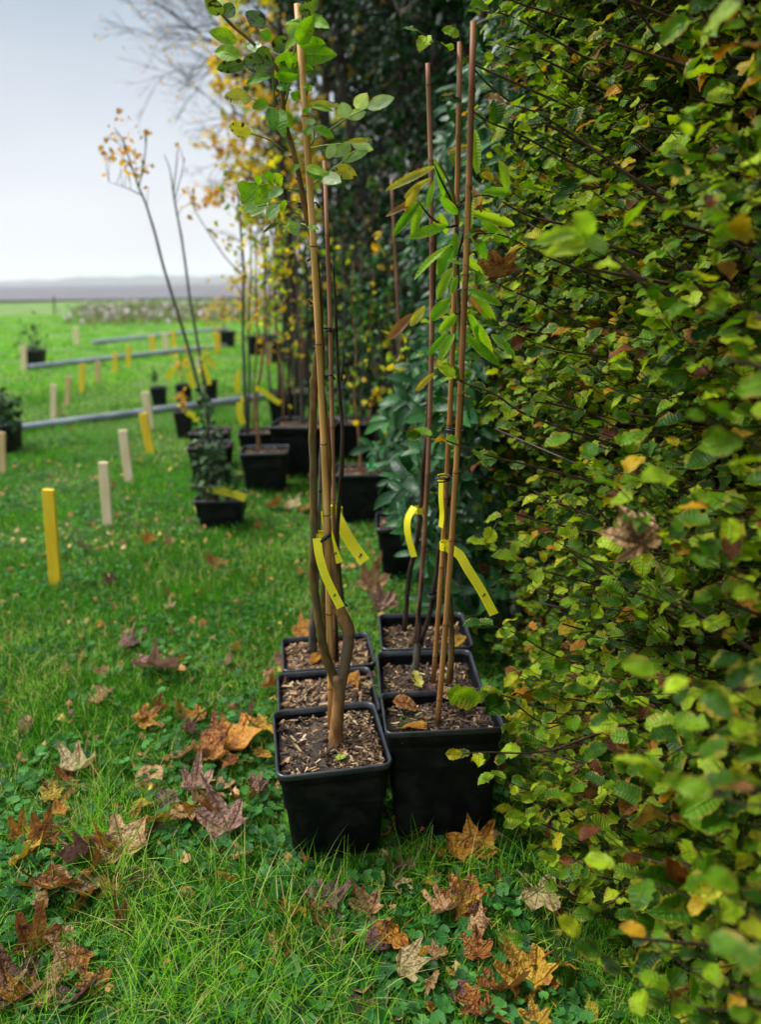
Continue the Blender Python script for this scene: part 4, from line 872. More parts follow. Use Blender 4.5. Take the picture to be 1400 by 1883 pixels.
# ------------------------------------------------------------------ marker stakes
ST = [((102, 1075), (89, 900), 21, 'y', 'near yellow painted stake standing alone in the grass, closest to the camera'),
 ((198, 960), (190, 850), 17, 'p', 'pale bare wood stake, second in the near line behind the closest yellow stake'),
 ((238, 886), (226, 791), 16, 'p', 'pale bare wood stake, third in the near line, between pale and yellow stakes'),
 ((277, 830), (263, 760), 15, 'y', 'yellow painted stake leaning just in front of a pale stake'),
 ((277, 788), (267, 721), 14, 'p', 'pale stake directly behind the leaning yellow stake, by the near grey pipe'),
 ((98, 772), (99, 708), 10, 'p', 'pale stake at the left end of the middle line, just beyond the near pipe'),
 ((123, 746), (127, 692), 9, 't', 'tan stake, second from the left in the middle line of stakes'),
 ((150, 721), (152, 670), 9, 'y', 'yellow stake, third from the left in the middle line of stakes'),
 ((179, 701), (181, 665), 9, 't', 'short tan stake between two yellow stakes in the middle line'),
 ((211, 687), (212, 648), 8, 'y', 'yellow stake just before the middle grey pipe, left of its twin'),
 ((236, 675), (237, 636), 8, 'y', 'yellow stake at the middle grey pipe, right of its twin'),
 ((141, 636), (139, 603), 9, 'p', 'pale stake alone in the far grass beyond the middle pipe'),
 ((44, 681), (43, 635), 10, 'p', 'pale stake touching the far pot at the left edge'),
 ((281, 652), (280, 617), 9, 'y', 'yellow stake far off, left of a pale one at the far pipe'),
 ((305, 646), (303, 612), 9, 'p', 'pale stake far off beside the far pipe, between two yellow stakes'),
 ((320, 640), (318, 608), 8, 'y', 'far yellow stake just left of the slanting bare sapling stem'),
 ((401, 650), (399, 612), 11, 'y', 'broad yellow stake beside the farthest dark pot'),
 ((494, 673), (494, 633), 10, 't', 'tan stake between two far dark pots near the hedge'),
 ((371, 692), (367, 657), 12, 'p', 'pale stake half hidden behind slanting bare sapling stems'),
 ((4, 866), (3, 795), 12, 't', 'tan stake cut off by the left edge, in front of the bluish shrub')]
for i, (b, t, w, c, lab) in enumerate(ST):
    B = at(*b); B[2] = gz(B[0], B[1]); T = atd(t[0], t[1], B[1]); ww = w/1400*(B[1]*.957+.37)
    B2 = B-(T-B)*.12
    m = MB(); ax = (T-B2)/np.linalg.norm(T-B2); x = np.cross([0, 1., 0], ax); x /= np.linalg.norm(x); y = np.cross(ax, x)
    L = np.linalg.norm(T-B2); hw, hd, bv = ww/2, ww*.22, ww*.05
    prof = [(-hw+bv, -hd), (hw-bv, -hd), (hw, -hd+bv), (hw, hd-bv), (hw-bv, hd), (-hw+bv, hd), (-hw, hd-bv), (-hw, -hd+bv)]
    rings = [B2+x*p[0]*s+y*p[1]*s+ax*(L*k) for k, s in ((0, 1), (.5, 1.0), (1-.004/L, 1), (1, .92)) for p in prof]
    V = np.array(rings); n = 8; F = [(r_*n+k, r_*n+(k+1) % n, (r_+1)*n+(k+1) % n, (r_+1)*n+k) for r_ in range(3) for k in range(n)]
    o = empty('marker_stake', B, lab, 'stake', 'wooden marker stakes in the lawn')
    sk = obj('stake_wood', V, F+[tuple(range(24, 32))], M[{'y': 'wood_yellow', 'p': 'wood_pale', 't': 'wood_tan'}[c]], o, smooth=False)

# pipes lying in the grass
for (a, b, rr, lab) in ((at(18, 797), at(545, 727), .037, 'nearest long grey pipe lying across the lawn'), (at(52, 681), at(430, 638), .045, 'middle long grey pipe lying across the lawn'), (at(172, 634), at(420, 607), .05, 'farthest thin grey pipe lying across the lawn')):
    P = np.array([a+(b-a)*t for t in np.linspace(0, 1, 40)]); P[:, 2] = rr*1.0
    V, F = tube_vf(P, rr, 12); m = MB(); m.add(V, F); o = m.build('pipe', M['pipe']); tag(o, lab, 'pipe', 'grey pipes laid across the lawn')

# ------------------------------------------------------------------ beech hedge on the right
T_BEECH = [leaf_tmpl(.33, 6, 2, c, f, .085, .12, .75, s+40, peak=.46, lobes=.22) for s, (c, f) in enumerate(((.15, .35), (.4, .2), (.0, .6), (.25, .1), (.5, .45), (-.15, .4)))]
def hedge_face(y, z):
    """x of the clipped face of the hedge at distance y and height z."""
    return .49-.055*y+.05*np.sin(y*3.3+z*2.1)+.035*np.sin(z*5.3+y*1.7+1)+.04*np.clip(z-1.3, 0, 2)*0-.05*np.exp(-((z-.9)/.5)**2)+.045*np.sin(y*11+z*5)*np.sin(z*13-y*4)+.02*np.sin(y*23)*np.sin(z*19+y*7)
hedge = empty('beech_hedge', (.9, 1.7, 0), 'clipped beech hedge with green, yellowing and browning leaves along the right side', 'hedge')
def twig_leaves(path, rb, n_leaf, size, start=.25, rg=RNG):
    """sample leaf positions, directions, normals along a twig."""
    Q = smooth_path(path, 4); t = np.linspace(start, 1, n_leaf); s = np.linspace(0, 1, len(Q))
    P = np.stack([np.interp(t, s, Q[:, k]) for k in range(3)], 1)
    T = Q[-1]-Q[0]; T = T/np.linalg.norm(T); side = np.cross(T, [0, 0, 1]); side /= np.linalg.norm(side)+1e-9
    sg = np.where(np.arange(n_leaf) % 2 == 0, 1, -1)[:, None]
    D = T*.6+side*sg*rg.uniform(.4, 1.0, (n_leaf, 1))+rg.normal(0, .28, (n_leaf, 3))+[0, 0, -.12]; D[-1] = T+rg.normal(0, .2, 3)
    return Q, P, D
rg = np.random.default_rng(11)
NT = 4200
ys = .42+2.35*rg.random(NT)**.85; zs_ = rg.uniform(.0, 3.0, NT)
lp, ld, ln, ls = [], [], [], []; tw = MB()
for k in range(NT):
    y, z = ys[k], zs_[k]; x = float(hedge_face(y, z)); inn = abs(rg.normal(0, .10)) if rg.random() < .7 else rg.uniform(.1, .35)
    L = rg.uniform(.16, .34); out = rg.random() < .05 and z > .35
    if out: inn = -rg.uniform(.03, .09)
    dirv = np.array([-1, rg.uniform(-.75, .45), rg.uniform(-.15, .55)]); dirv /= np.linalg.norm(dirv)
    tip = np.array([x+inn, y, z]); base = tip-dirv*L; mid = (tip+base)/2+[0, 0, -.02-rg.random()*.03]
    if tip[2] < .03: continue
    Q, P, D = twig_leaves([base, mid, tip], .002, rg.integers(5, 9), .05, .15, rg)
    V, F = tube_vf(Q[::2], np.linspace(.0021, .0009, len(Q[::2])), 3, False); tw.add(V, F)
    n = len(P); lp.append(P); ld.append(D); ln.append(rg.normal(0, .45, (n, 3))+[-.25, -.38, .95]); ls.append(rg.uniform(.022, .048, n)*(1.0 if rg.random() < .85 else .8))
lp, ld, ln, ls = map(np.concatenate, (lp, ld, ln, ls))
# inner, larger and denser leaves close the hedge
ni = 5200; yi = rg.uniform(.35, 2.95, ni); zi = rg.uniform(0, 3.0, ni); xi = hedge_face(yi, zi)+rg.uniform(.30, .62, ni)
lp = np.vstack([lp, np.stack([xi, yi, zi], 1)]); ld = np.vstack([ld, rand_dirs(ni, rg)+[-.4, 0, -.2]]); ln = np.vstack([ln, rg.normal(0, .5, (ni, 3))+[-.8, -.5, .3]]); ls = np.concatenate([ls, rg.uniform(.06, .095, ni)])
ld[:, 2] -= .1
# the hedge's full depth, its top and the stretch beside and behind the camera
nb_ = 9000; yb = rg.uniform(-1.8, 3.0, nb_); zb = rg.uniform(0, 3.3, nb_); xb = hedge_face(yb, zb)+rg.uniform(.6, 1.0, nb_)
k_ = yb < .35; xb[k_] = .62+.06*np.sin(yb[k_]*3)+rg.uniform(0, .5, k_.sum())
lp = np.vstack([lp, np.stack([xb, yb, zb], 1)]); ld = np.vstack([ld, rand_dirs(nb_, rg)]); ln = np.vstack([ln, rg.normal(0, .5, (nb_, 3))+[-.9, 0, .2]]); ls = np.concatenate([ls, rg.uniform(.10, .15, nb_)])
R = rot_from(ld, ln); rnd = rg.random(len(lp))*.999
lp = lp-R[:, :, 1]*0
cs = np.array([0, 0, CAM_H]); dist = np.linalg.norm(lp-cs, axis=1)
# the 300 largest visible leaves are parts of their own
pj = lp-cs; zc = pj[:, 1]*math.cos(PITCH)-pj[:, 2]*math.sin(PITCH); up = pj[:, 1]*math.sin(PITCH)+pj[:, 2]*math.cos(PITCH)
inv = (zc > .3) & (abs(pj[:, 0]/zc) < .5) & (abs(up/zc) < .67) & (pj[:, 0]/zc < .49) & (lp[:, 0] < hedge_face(lp[:, 1], lp[:, 2])+.02)
order = np.argsort(np.where(inv, -ls/zc, 1e3)); big = order[:300]; rest = np.setdiff1d(np.arange(len(lp)), big)
mb = MB(); var = rg.integers(0, 6, len(lp))
for v in range(6):
    k = rest[var[rest] == v]; scatter(mb, T_BEECH[v], lp[k], R[k], ls[k], rnd[k])
o = mb.build('foliage', M['beech'], hedge); o['kind'] = 'stuff'
BM = []
for v in range(6):
    V, F, U = LT['beech'][v]; me = new_mesh('leaf', V, F, uv=U); me.materials.append(M['beech']); BM.append(me)
def leaf_obj(mesh, P, Rm, s, parent, name='leaf'):
    o = bpy.data.objects.new(name, mesh); scene.collection.objects.link(o); o.parent = parent
    Mx = Matrix.Identity(4); A = Rm*s
    for a in range(3):
        for b in range(3): Mx[a][b] = float(A[a, b])
    o.matrix_local = Matrix.Translation(Vector([float(c) for c in P])-root_loc(parent)) @ Mx; return o
for k in big: leaf_obj(BM[var[k]], lp[k], R[k], ls[k], hedge)
o = tw.build('twigs', M['twig'], hedge); o['kind'] = 'stuff'
# twigs that stand out from the face
TW = [([(1040, 215), (940, 150), (850, 108), (800, 75), (772, 60)], 1.62, 5, .034), ([(1030, 270), (935, 185), (870, 125), (845, 66)], 1.62, 3, .03), ([(1090, 180), (1000, 110), (930, 85)], 1.7, 4, .036),
 ([(1060, 330), (960, 250), (900, 225), (850, 190)], 1.6, 5, .036), ([(1080, 300), (1000, 215), (930, 190)], 1.5, 5, .042), ([(1080, 430), (980, 400), (900, 360), (845, 372)], 1.65, 5, .036), ([(1080, 520), (1000, 470), (930, 435), (880, 428)], 1.55, 6, .038),
 ([(1100, 640), (1000, 560), (930, 530), (855, 488)], 1.5, 5, .036), ([(1120, 830), (980, 768), (910, 725), (850, 703), (838, 690)], 1.45, 6, .040), ([(1110, 905), (1000, 862), (900, 838), (820, 810), (775, 800)], 1.42, 6, .036), ([(1090, 660), (1010, 640), (920, 600)], 1.55, 5, .038),
 ([(1120, 1260), (1020, 1205), (950, 1165), (886, 1145)], 1.40, 6, .036), ([(1140, 1340), (1010, 1305), (930, 1280), (900, 1275)], 1.38, 6, .040), ([(1100, 1300), (1010, 1330), (940, 1290), (885, 1288)], 1.36, 3, .07), ([(1120, 1350), (1000, 1382), (900, 1383), (850, 1385)], 1.30, 6, .038),
 ([(1150, 1470), (1040, 1462), (970, 1452), (908, 1424)], 1.34, 6, .034), ([(1180, 1605), (1080, 1560), (1010, 1520), (965, 1503)], 1.28, 5, .048), ([(1190, 1770), (1090, 1745), (1030, 1760), (960, 1728)], 1.22, 5, .050), ([(1120, 1690), (1040, 1640), (985, 1595)], 1.26, 3, .035),
 ([(1160, 1900), (1100, 1850), (1060, 1800)], 1.15, 5, .048), ([(1110, 1090), (1000, 1050), (950, 1030)], 1.45, 5, .038), ([(1100, 990), (1000, 960), (930, 945), (895, 1000)], 1.45, 5, .038), ([(1080, 770), (990, 740), (920, 760)], 1.5, 5, .04), ([(1050, 120), (960, 40), (900, 20)], 1.6, 5, .036), ([(1010, 40), (950, 5), (920, -10)], 1.7, 4, .036)]
for i, (pts, Yd, nl, sz) in enumerate(TW):
    rgt = np.random.default_rng(500+i)
    P = S(pts, Yd+.05, Yd-.04); P[0, 0] += .05
    t_ = tube('twig', P, np.linspace(.0026, .0010, len(P)), M['twig'], hedge, 6)
    Q, LP, D = twig_leaves(P, .002, nl, sz, .45, rgt)
    D += [0, 0, -.15]; nn = rgt.normal(0, .4, (nl, 3))+[-.1, -.7, .8]
    RR = rot_from(D, nn)
    for a in range(nl): 
        o = leaf_obj(BM[rgt.integers(0, 6)], LP[a], RR[a], sz*rgt.uniform(.85, 1.3), hedge)
# out-of-focus sprays close to the camera
for i, (pts, Yd, LV) in enumerate((([(1190, 530), (1130, 475), (1090, 440), (1060, 420)], .92, [(1088, 437, 1055, 392, .028), (1078, 440, 1118, 458, .022), (1088, 450, 1002, 470, .022), (1072, 425, 985, 440, .018)]),
                                 ([(1420, 1760), (1340, 1700), (1270, 1650), (1230, 1600)], .86, [(1265, 1630, 1172, 1605, .034), (1262, 1620, 1225, 1572, .028), (1300, 1680, 1210, 1672, .036)]),
                                 ([(1420, 1500), (1360, 1470), (1310, 1450)], .84, [(1330, 1455, 1250, 1500, .034), (1370, 1480, 1345, 1420, .036)]))):
    P = S(pts, Yd); tube('twig', P, np.linspace(.0026, .001, len(P)), M['twig'], hedge, 6)
    for k, (bx, by, tx, ty, w) in enumerate(LV): leaf_part(hedge, atd(bx, by, Yd), atd(tx, ty, Yd-.02), w, M['bright'] if i == 0 else M['beech'], 'beech', seed=700+i*9+k)
# trunks and dark inner branches of the hedge
br = MB()
for k in range(26):
    y = .3+k*.105; x = float(hedge_face(y, .5))+.42+rg.uniform(-.05, .1)
    P = np.array([(x, y, -.02), (x+rg.normal(0, .04), y+rg.normal(0, .04), 1), (x+rg.normal(0, .08), y+rg.normal(0, .08), 2), (x+rg.normal(0, .1), y+rg.normal(0, .1), 3.0)])
    o = tube('trunk', P, [.022, .017, .012, .006], M['bark_dark'], hedge, 6)
    for j in range(16):
        z0 = rg.uniform(.1, 2.8); s0 = np.array([x, y, z0]); e = s0+[rg.uniform(-.45, -.2), rg.normal(0, .2), rg.uniform(.0, .3)]
        V, F = tube_vf(smooth_path([s0, (s0+e)/2+rg.normal(0, .02, 3), e], 3), np.linspace(.006, .002, 7), 4, False); br.add(V, F)
o = br.build('branches', M['twig'], hedge); o['kind'] = 'stuff'

# ------------------------------------------------------------------ laurel behind it
laurel = empty('laurel_hedge', (.7, 3.6, 0), 'dark glossy laurel bush growing between the beech hedge and the dark evergreens', 'hedge')
T_LAU = [leaf_tmpl(.17, 6, 2, c, f, .008, 0, .7, s+60, peak=.5) for s, (c, f) in enumerate(((.2, .35), (.35, .2), (.5, .4)))]
def lface(y, z): return .25-.01*y+.06*np.sin(y*2.7+z*1.9)+.07*np.sin(z*3.7+y)+.34*np.clip((z-1.0)/1.6, 0, 1)-.17*np.exp(-((z-.6)/.38)**2)*(y < 3.4)
rg = np.random.default_rng(21); P, D, Nn, Sz = [], [], [], []; shoots = MB()
for k in range(1500):
    y = 2.3+3.2*rg.random()**1.1; z = rg.uniform(.08, 3.7); x = float(lface(y, z))+abs(rg.normal(0, .10))+(rg.uniform(.1, .5) if rg.random() < .35 else 0)
    ax = np.array([-.75+rg.normal(0, .3), -.55+rg.normal(0, .3), .55+rg.normal(0, .35)]); ax /= np.linalg.norm(ax)
    u = np.cross(ax, [.3, .2, .9]); u /= np.linalg.norm(u); v = np.cross(ax, u); tip = np.array([x, y, z])
    V, F = tube_vf(np.array([tip-ax*.22, tip-ax*.1, tip]), [.004, .003, .002], 4, False); shoots.add(V, F)
    m_ = rg.integers(6, 10)
    for j in range(m_):
        a = j*2.4+rg.uniform(0, 1); sp = .5+.6*(j/m_)
        d = ax*(1.1-sp)+(u*math.cos(a)+v*math.sin(a))*sp+[0, 0, -.15]
        P.append(tip-ax*.13*(j/m_)); D.append(d); Nn.append(ax+rg.normal(0, .2, 3)+[0, 0, .3]); Sz.append(rg.uniform(.075, .125))
P, D, Nn, Sz = map(np.array, (P, D, Nn, Sz)); R = rot_from(D, Nn); rnd = rg.random(len(P)); mb = MB(); var = rg.integers(0, 3, len(P))
pz = P-cs; zc = pz[:, 1]*math.cos(PITCH)-pz[:, 2]*math.sin(PITCH); up = pz[:, 1]*math.sin(PITCH)+pz[:, 2]*math.cos(PITCH); xx = 700+1400*pz[:, 0]/zc; yy = 941-1400*up/zc
bigl = np.argsort(np.where((xx > 740) & (xx < 960) & (yy > 0) & (yy < 1300) & (P[:, 0] < lface(P[:, 1], P[:, 2])+.03), -Sz/zc, 1e3))[:240]
for v in range(3):
    k = np.setdiff1d(np.where(var == v)[0], bigl); scatter(mb, T_LAU[v], P[k], R[k], Sz[k], rnd[k])
o = mb.build('foliage', M['laurel'], laurel); o['kind'] = 'stuff'
LMs = []
for v in range(3):
    V, F, U = T_LAU[v]; me = new_mesh('leaf', V, F, uv=U); me.materials.append(M['laurel']); LMs.append(me)
for k in bigl: leaf_obj(LMs[var[k]], P[k], R[k], Sz[k], laurel)
o = shoots.build('shoots', M['stalk'], laurel); o['kind'] = 'stuff'
for k in range(14):
    y = 2.5+k*.32; x = float(lface(y, .5))+.45
    tube('trunk', [(x, y, -.02), (x+.05, y, 1.2), (x-.05, y+.1, 2.4), (x, y, 3.5)], [.03, .022, .015, .006], M['bark_dark'], laurel, 6)

# ------------------------------------------------------------------ big evergreens and autumn trees in the background
T_SM = [leaf_tmpl(.32, 3, 2, .3, .3, .04, 0, .8, s+80) for s in range(3)]
def tree(name, label, cat, base, trunk_r, clumps, mats, leaf, group=None, trunk_h=None, inner=None, seed=0, droop=-.2):
    """clumps: (x,y,z, rx,ry,rz, count); leaves gather towards the shell of each clump in small bunches."""
    rg = np.random.default_rng(seed); r = empty(name, base, label, cat, group); b = np.array(base, float)
    th = trunk_h or max(c[2] for c in clumps)
    tube('trunk', [b-[0, 0, .1], b+[rg.normal(0, .04), 0, th*.35], b+[rg.normal(0, .08), rg.normal(0, .05), th*.7], b+[rg.normal(0, .1), 0, th]], [trunk_r, trunk_r*.8, trunk_r*.5, trunk_r*.2], M['bark_dark'], r, 8, knobs=.1, seed=seed)
    br = MB(); lv = {}
    for (x, y, z, rx, ry, rz, n) in clumps:
        c = np.array([x, y, z]); zt = np.clip(z-.5*rz-.25*np.hypot(x-b[0], y-b[1]), .2, th); s0 = b+np.array([0, 0, zt-b[2]])
        V, F = tube_vf(smooth_path([s0, (s0+c)/2+rg.normal(0, .08, 3), c], 4), np.linspace(trunk_r*.35, trunk_r*.1, 9), 5, False); br.add(V, F)
        nb = max(3, n//14); bd = rand_dirs(nb, rg)*(rg.uniform(.45, 1.0, nb)**.5)[:, None]*[rx, ry, rz]+c
        for p in bd[:60]:
            V, F = tube_vf(np.array([c, (c+p)/2+rg.normal(0, .03, 3), p]), [trunk_r*.10, trunk_r*.06, .002], 3, False); br.add(V, F)
        k = rg.integers(0, nb, n); P = bd[k]+rg.normal(0, .5, (n, 3))*[.16, .16, .12]*min(1.0, rx*1.6)
        mt = mats[rg.integers(0, len(mats))] if len(mats) > 1 else mats[0]
        mb = lv.setdefault(mt, MB()); scatter(mb, T_SM[seed % 3], P, rot_from(rand_dirs(n, rg)+[0, 0, droop], rand_dirs(n, rg)+[-.2, -.6, .7]), leaf*rg.uniform(.6, 1.3, n), rg.random(n))
    o = br.build('branches', M['bark_dark'], r)
    for mt, mb in lv.items(): o = mb.build('crown', M[mt], r); o['kind'] = 'stuff'
    return r
def wall_clumps(x0, x1, y0, y1, z0, z1, n, rr, cnt, rg):
    out = []
    for k in range(n):
        t = rg.random(); out.append((x0+(x1-x0)*rg.random(), y0+(y1-y0)*t, rg.uniform(z0, z1), rr*rg.uniform(.7, 1.3), rr*rg.uniform(.7, 1.3), rr*rg.uniform(.7, 1.2), cnt))
    return out
rg = np.random.default_rng(31)
gT = 'trees and tall shrubs behind the pots'
tree('evergreen_tree', 'dark dense evergreen rising behind the front left sapling, right of the yellow leaves', 'tree', (.35, 7.0, 0), .10, wall_clumps(-.25, 1.5, 6.3, 7.8, .3, 5.0, 40, .5, 420, rg), ['yew'], .060, gT, seed=1)
tree('evergreen_tree', 'dark evergreen with small glossy leaves directly beyond the laurel', 'tree', (.7, 5.9, 0), .09, wall_clumps(.15, 1.6, 5.5, 6.6, .2, 4.6, 34, .42, 420, rg), ['yew', 'laurel'], .06, gT, seed=2)
tree('evergreen_tree', 'shadowy evergreen furthest left, standing behind yellow-leaved saplings', 'tree', (-.2, 9.0, 0), .12, wall_clumps(-.75, 1.0, 8.4, 10, .3, 5.6, 40, .6, 420, rg), ['yew', 'midgreen', 'yew'], .075, gT, seed=3)
tree('copper_tree', 'tall purple-leaved tree above the dark evergreens at the top of the picture', 'tree', (.9, 8.6, 0), .12, wall_clumps(-.3, 2.6, 7.8, 9.6, 3.8, 7.2, 34, .7, 420, rg), ['copper', 'copper', 'yew'], .075, gT, seed=4)
tree('maple_tree', 'autumn tree with golden leaves against the bright sky behind the left sapling', 'tree', (-1.0, 9.6, 0), .07, [(-1.55, 9.4, 3.1, .5, .5, .5, 170), (-1.1, 9.3, 3.6, .55, .5, .5, 210), (-1.7, 9.6, 2.5, .45, .4, .4, 110), (-1.2, 9.4, 2.7, .5, .5, .5, 170), (-.8, 9.3, 4.2, .6, .5, .5, 200), (-1.35, 9.5, 4.2, .5, .5, .5, 150), (-1.0, 9.4, 2.1, .4, .4, .3, 70), (-.6, 9.4, 3.2, .5, .5, .5, 170), (-1.0, 9.6, 4.9, .6, .5, .5, 150), (-.7, 9.3, 2.4, .4, .4, .4, 90), (-1.5, 9.4, 2.2, .3, .4, .3, 30)], ['gold', 'gold', 'yelgreen', 'rusty'], .085, gT, seed=5, trunk_h=4.6)
tree('hazel_shrub', 'loose shrub of small yellow leaves low down between far pots', 'shrub', (-.8, 8.2, 0), .04, [(-.75, 8.1, 1.3, .25, .3, .3, 26), (-.7, 8.2, 1.7, .3, .4, .4, 40), (-.55, 8.1, .8, .25, .3, .3, 16), (-.5, 8.0, 1.3, .3, .3, .4, 24)], ['gold', 'yelgreen', 'midgreen'], .06, gT, seed=6)
tree('hazel_shrub', 'dark green leafy shrub in shade behind the far right pots', 'shrub', (-.05, 6.6, 0), .04, [(-.15, 6.3, 1.0, .4, .3, .4, 150), (.05, 6.2, 1.4, .4, .3, .4, 150), (.1, 6.2, .7, .4, .3, .3, 150), (-.3, 6.5, 1.6, .35, .3, .4, 110), (.2, 6.2, 1.9, .3, .3, .4, 80)], ['midgreen', 'midgreen', 'yew', 'yew'], .055, gT, seed=7)
tree('green_tree', 'small green tree behind the gold leaves at the far end of the hedge line', 'tree', (-1.6, 14, 0), .10, wall_clumps(-1.9, -.9, 13, 15, 2.2, 5.5, 14, .6, 230, rg), ['midgreen', 'yelgreen', 'gold'], .11, gT, seed=8)
tree('green_tree', 'dark tree closing the gap behind the far pots', 'tree', (-.7, 12, 0), .12, wall_clumps(-1.35, .8, 11, 13, .4, 6.0, 30, .7, 330, rg), ['midgreen', 'yew', 'yew'], .10, gT, seed=9)
# bare tree at the top left
bt = empty('bare_tree', (-.7, 15.5, 0), 'leafless tree with fine dark branches reaching left across the sky', 'tree', gT)
rgb = np.random.default_rng(5); bm = MB(); tips = []
def grow(p, d, L, rr, depth):
    e = p+d*L; mid = (p+e)/2+rgb.normal(0, .05*L, 3)
    V, F = tube_vf(smooth_path([p, mid, e], 2), np.linspace(rr, rr*.62, 5), 5 if depth > 3 else 3, False); bm.add(V, F)
    if depth == 0: tips.append(e); return
    for k in range(rgb.integers(2, 4) if depth > 1 else 3):
        nd = d+rgb.normal(0, .36, 3)+[-.04, 0, .05]; nd /= np.linalg.norm(nd)
        grow(p+(e-p)*(1.0 if k == 0 else rgb.uniform(.45, 1)), nd, L*rgb.uniform(.66, .86), rr*.62, depth-1)
tube('trunk', [(-.7, 15.5, -.1), (-.75, 15.5, 1.6), (-.65, 15.4, 3.2), (-.7, 15.4, 5.0)], [.16, .13, .10, .08], M['bark_dark'], bt, 8, knobs=.1)
for d in ((-.8, -.1, .55), (-.62, .1, .78), (-.9, -.2, .25), (-.3, 0, .95), (.1, .1, 1), (-.7, .3, .45), (-.95, 0, .12)):
    d = np.array(d)/np.linalg.norm(d); grow(np.array([-.7, 15.4, rgb.uniform(3.6, 5.0)]), d, 1.12, .042, 6)
o = bm.build('branches', M['bark_dark'], bt)
tips = np.array(tips)[::9]; mb = MB(); scatter(mb, T_SM[0], tips, rot_from(rand_dirs(len(tips)), rand_dirs(len(tips))), np.full(len(tips), .07), RNG.random(len(tips))); o = mb.build('last_leaves', M['rusty'], bt); o['kind'] = 'stuff'

# wildflower patch
n = 1900; rg = np.random.default_rng(41); mb = MB(); mw = MB()
cy_ = rg.uniform(25, 44, n); cx_ = -cy_*rg.uniform(.12, .38, n)+rg.normal(0, .4, n); hh = rg.uniform(.08, .42, n)
for k in range(0, n, 1):
    x, y, h = cx_[k], cy_[k], hh[k]; z = float(gz(x, y))
    P = np.array([(x, y, z), (x+rg.normal(0, .1), y, z+h)]); V, F = tube_vf(P, [.03, .012], 3, False); mw.add(V, F, rg.random())
hd = rg.random(n) < .16; P = np.stack([cx_, cy_, gz(cx_, cy_)+hh], 1)[hd]
for rep in range(3): scatter(mb, T_SM[0], P+rg.normal(0, .04, P.shape), rot_from(rand_dirs(len(P), rg), rand_dirs(len(P), rg)+[0, -1, 1]), rg.uniform(.07, .16, len(P)), rg.random(len(P)))
o = mb.build('wildflowers', M['flower']); tag(o, 'pale pink flower heads at the far edge of the lawn', None, kind='stuff')
o = mw.build('dry_weeds', M['weed']); tag(o, 'brown dried weeds at the far edge of the lawn', None, kind='stuff')
for i, (a, b) in enumerate((((100, 582), (99, 545)),)):
    B = at(*a); tube('fence_post', [B-[0, 0, .1], atd(b[0], b[1], B[1])], [.04, .035], M['bark_dark'], None, 6); 
    o = bpy.data.objects['fence_post']; tag(o, 'thin dark post alone on the far lawn below the horizon', 'post')

# ------------------------------------------------------------------ lawn: grass blades, ground ivy
blades('grass', 150000, (-1.25, .60, -2.6, .30), (.9, 3.6), .022, .085, .0026, 3, M['grass'], 'rough wet lawn grass around the pots', tuft=.45, seed=1)
blades('grass', 16000, (-.55, .55, -.8, .75), (.85, 1.75), .05, .14, .0028, 4, M['grass'], 'taller grass tufts at the bottom of the picture', dens=lambda x, y: .45+.75*(np.sin(x*7+y*3)*np.sin(y*6+1) > -.1), tuft=.85, seed=2)
blades('grass', 150000, (-2.9, .5, -7.5, 1.0), (3.4, 10), .03, .075, .0055, 2, M['grass'], 'lawn grass in the middle distance', rndshift=.05, tuft=.35, seed=3)
blades('grass', 130000, (-7.5, 1.0, -22, -.5), (9.5, 34), .04, .10, .016, 2, M['grass'], 'lawn grass far off', rndshift=.06, tuft=.2, seed=4)
# grass at the feet of stakes and pots
T_IVY = []
for s in range(3):
    rg = np.random.default_rng(s); n = 14; a = np.linspace(-PI/2+.25, 1.5*PI-.25, n); rr = .5*(1+.08*np.cos(a*7)+rg.normal(0, .03, n))
    ring = np.stack([rr*np.cos(a), .5+rr*np.sin(a), .10*rr*rg.uniform(.3, 1.2, n)], 1)
    V = np.vstack([[(0, .42, -.03)], ring, ring*[.55, 1, .6]+[0, 0, -.02]]); V[n+1:, 1] = .5+(ring[:, 1]-.5)*.55
    F3 = np.array([(0, n+1+i, n+2+i) for i in range(n-1)]); F4 = np.array([(n+1+i, 1+i, 2+i, n+2+i) for i in range(n-1)])
    U = np.stack([V[:, 0]+.5, V[:, 1]], 1); T_IVY.append((V, [F4, F3], U))
rg = np.random.default_rng(55); n = 11500; nc = 300
yc = .9+5.5*rg.random(nc)**1.5; xc = rg.uniform(-.85, .30, nc)*(.35+yc*.62)
k = rg.integers(0, nc, n); x = xc[k]+rg.normal(0, .075, n); y = yc[k]+rg.normal(0, .075, n)
ok = np.ones(n, bool)
for cx, cy, h in POT_BOXES: ok &= ~((abs(x-cx) < h) & (abs(y-cy) < h))
x, y = x[ok], y[ok]; n = len(x); P = np.stack([x, y, gz(x, y)+rg.uniform(.008, .036, n)], 1)
Rr = rot_from(rand_dirs(n, rg)*[1, 1, .25], rand_dirs(n, rg)*.45+[0, -.15, 1]); mb = MB(); v = rg.integers(0, 3, n); sz = rg.uniform(.012, .030, n)*np.where(y < 2.6, 1.15, .9)
for j in range(3): kk = v == j; scatter(mb, T_IVY[j], P[kk], Rr[kk], sz[kk], rg.random(kk.sum()))
o = mb.build('ground_ivy', M['clover']); tag(o, 'small round ground ivy leaves growing through the lawn', None, kind='stuff')

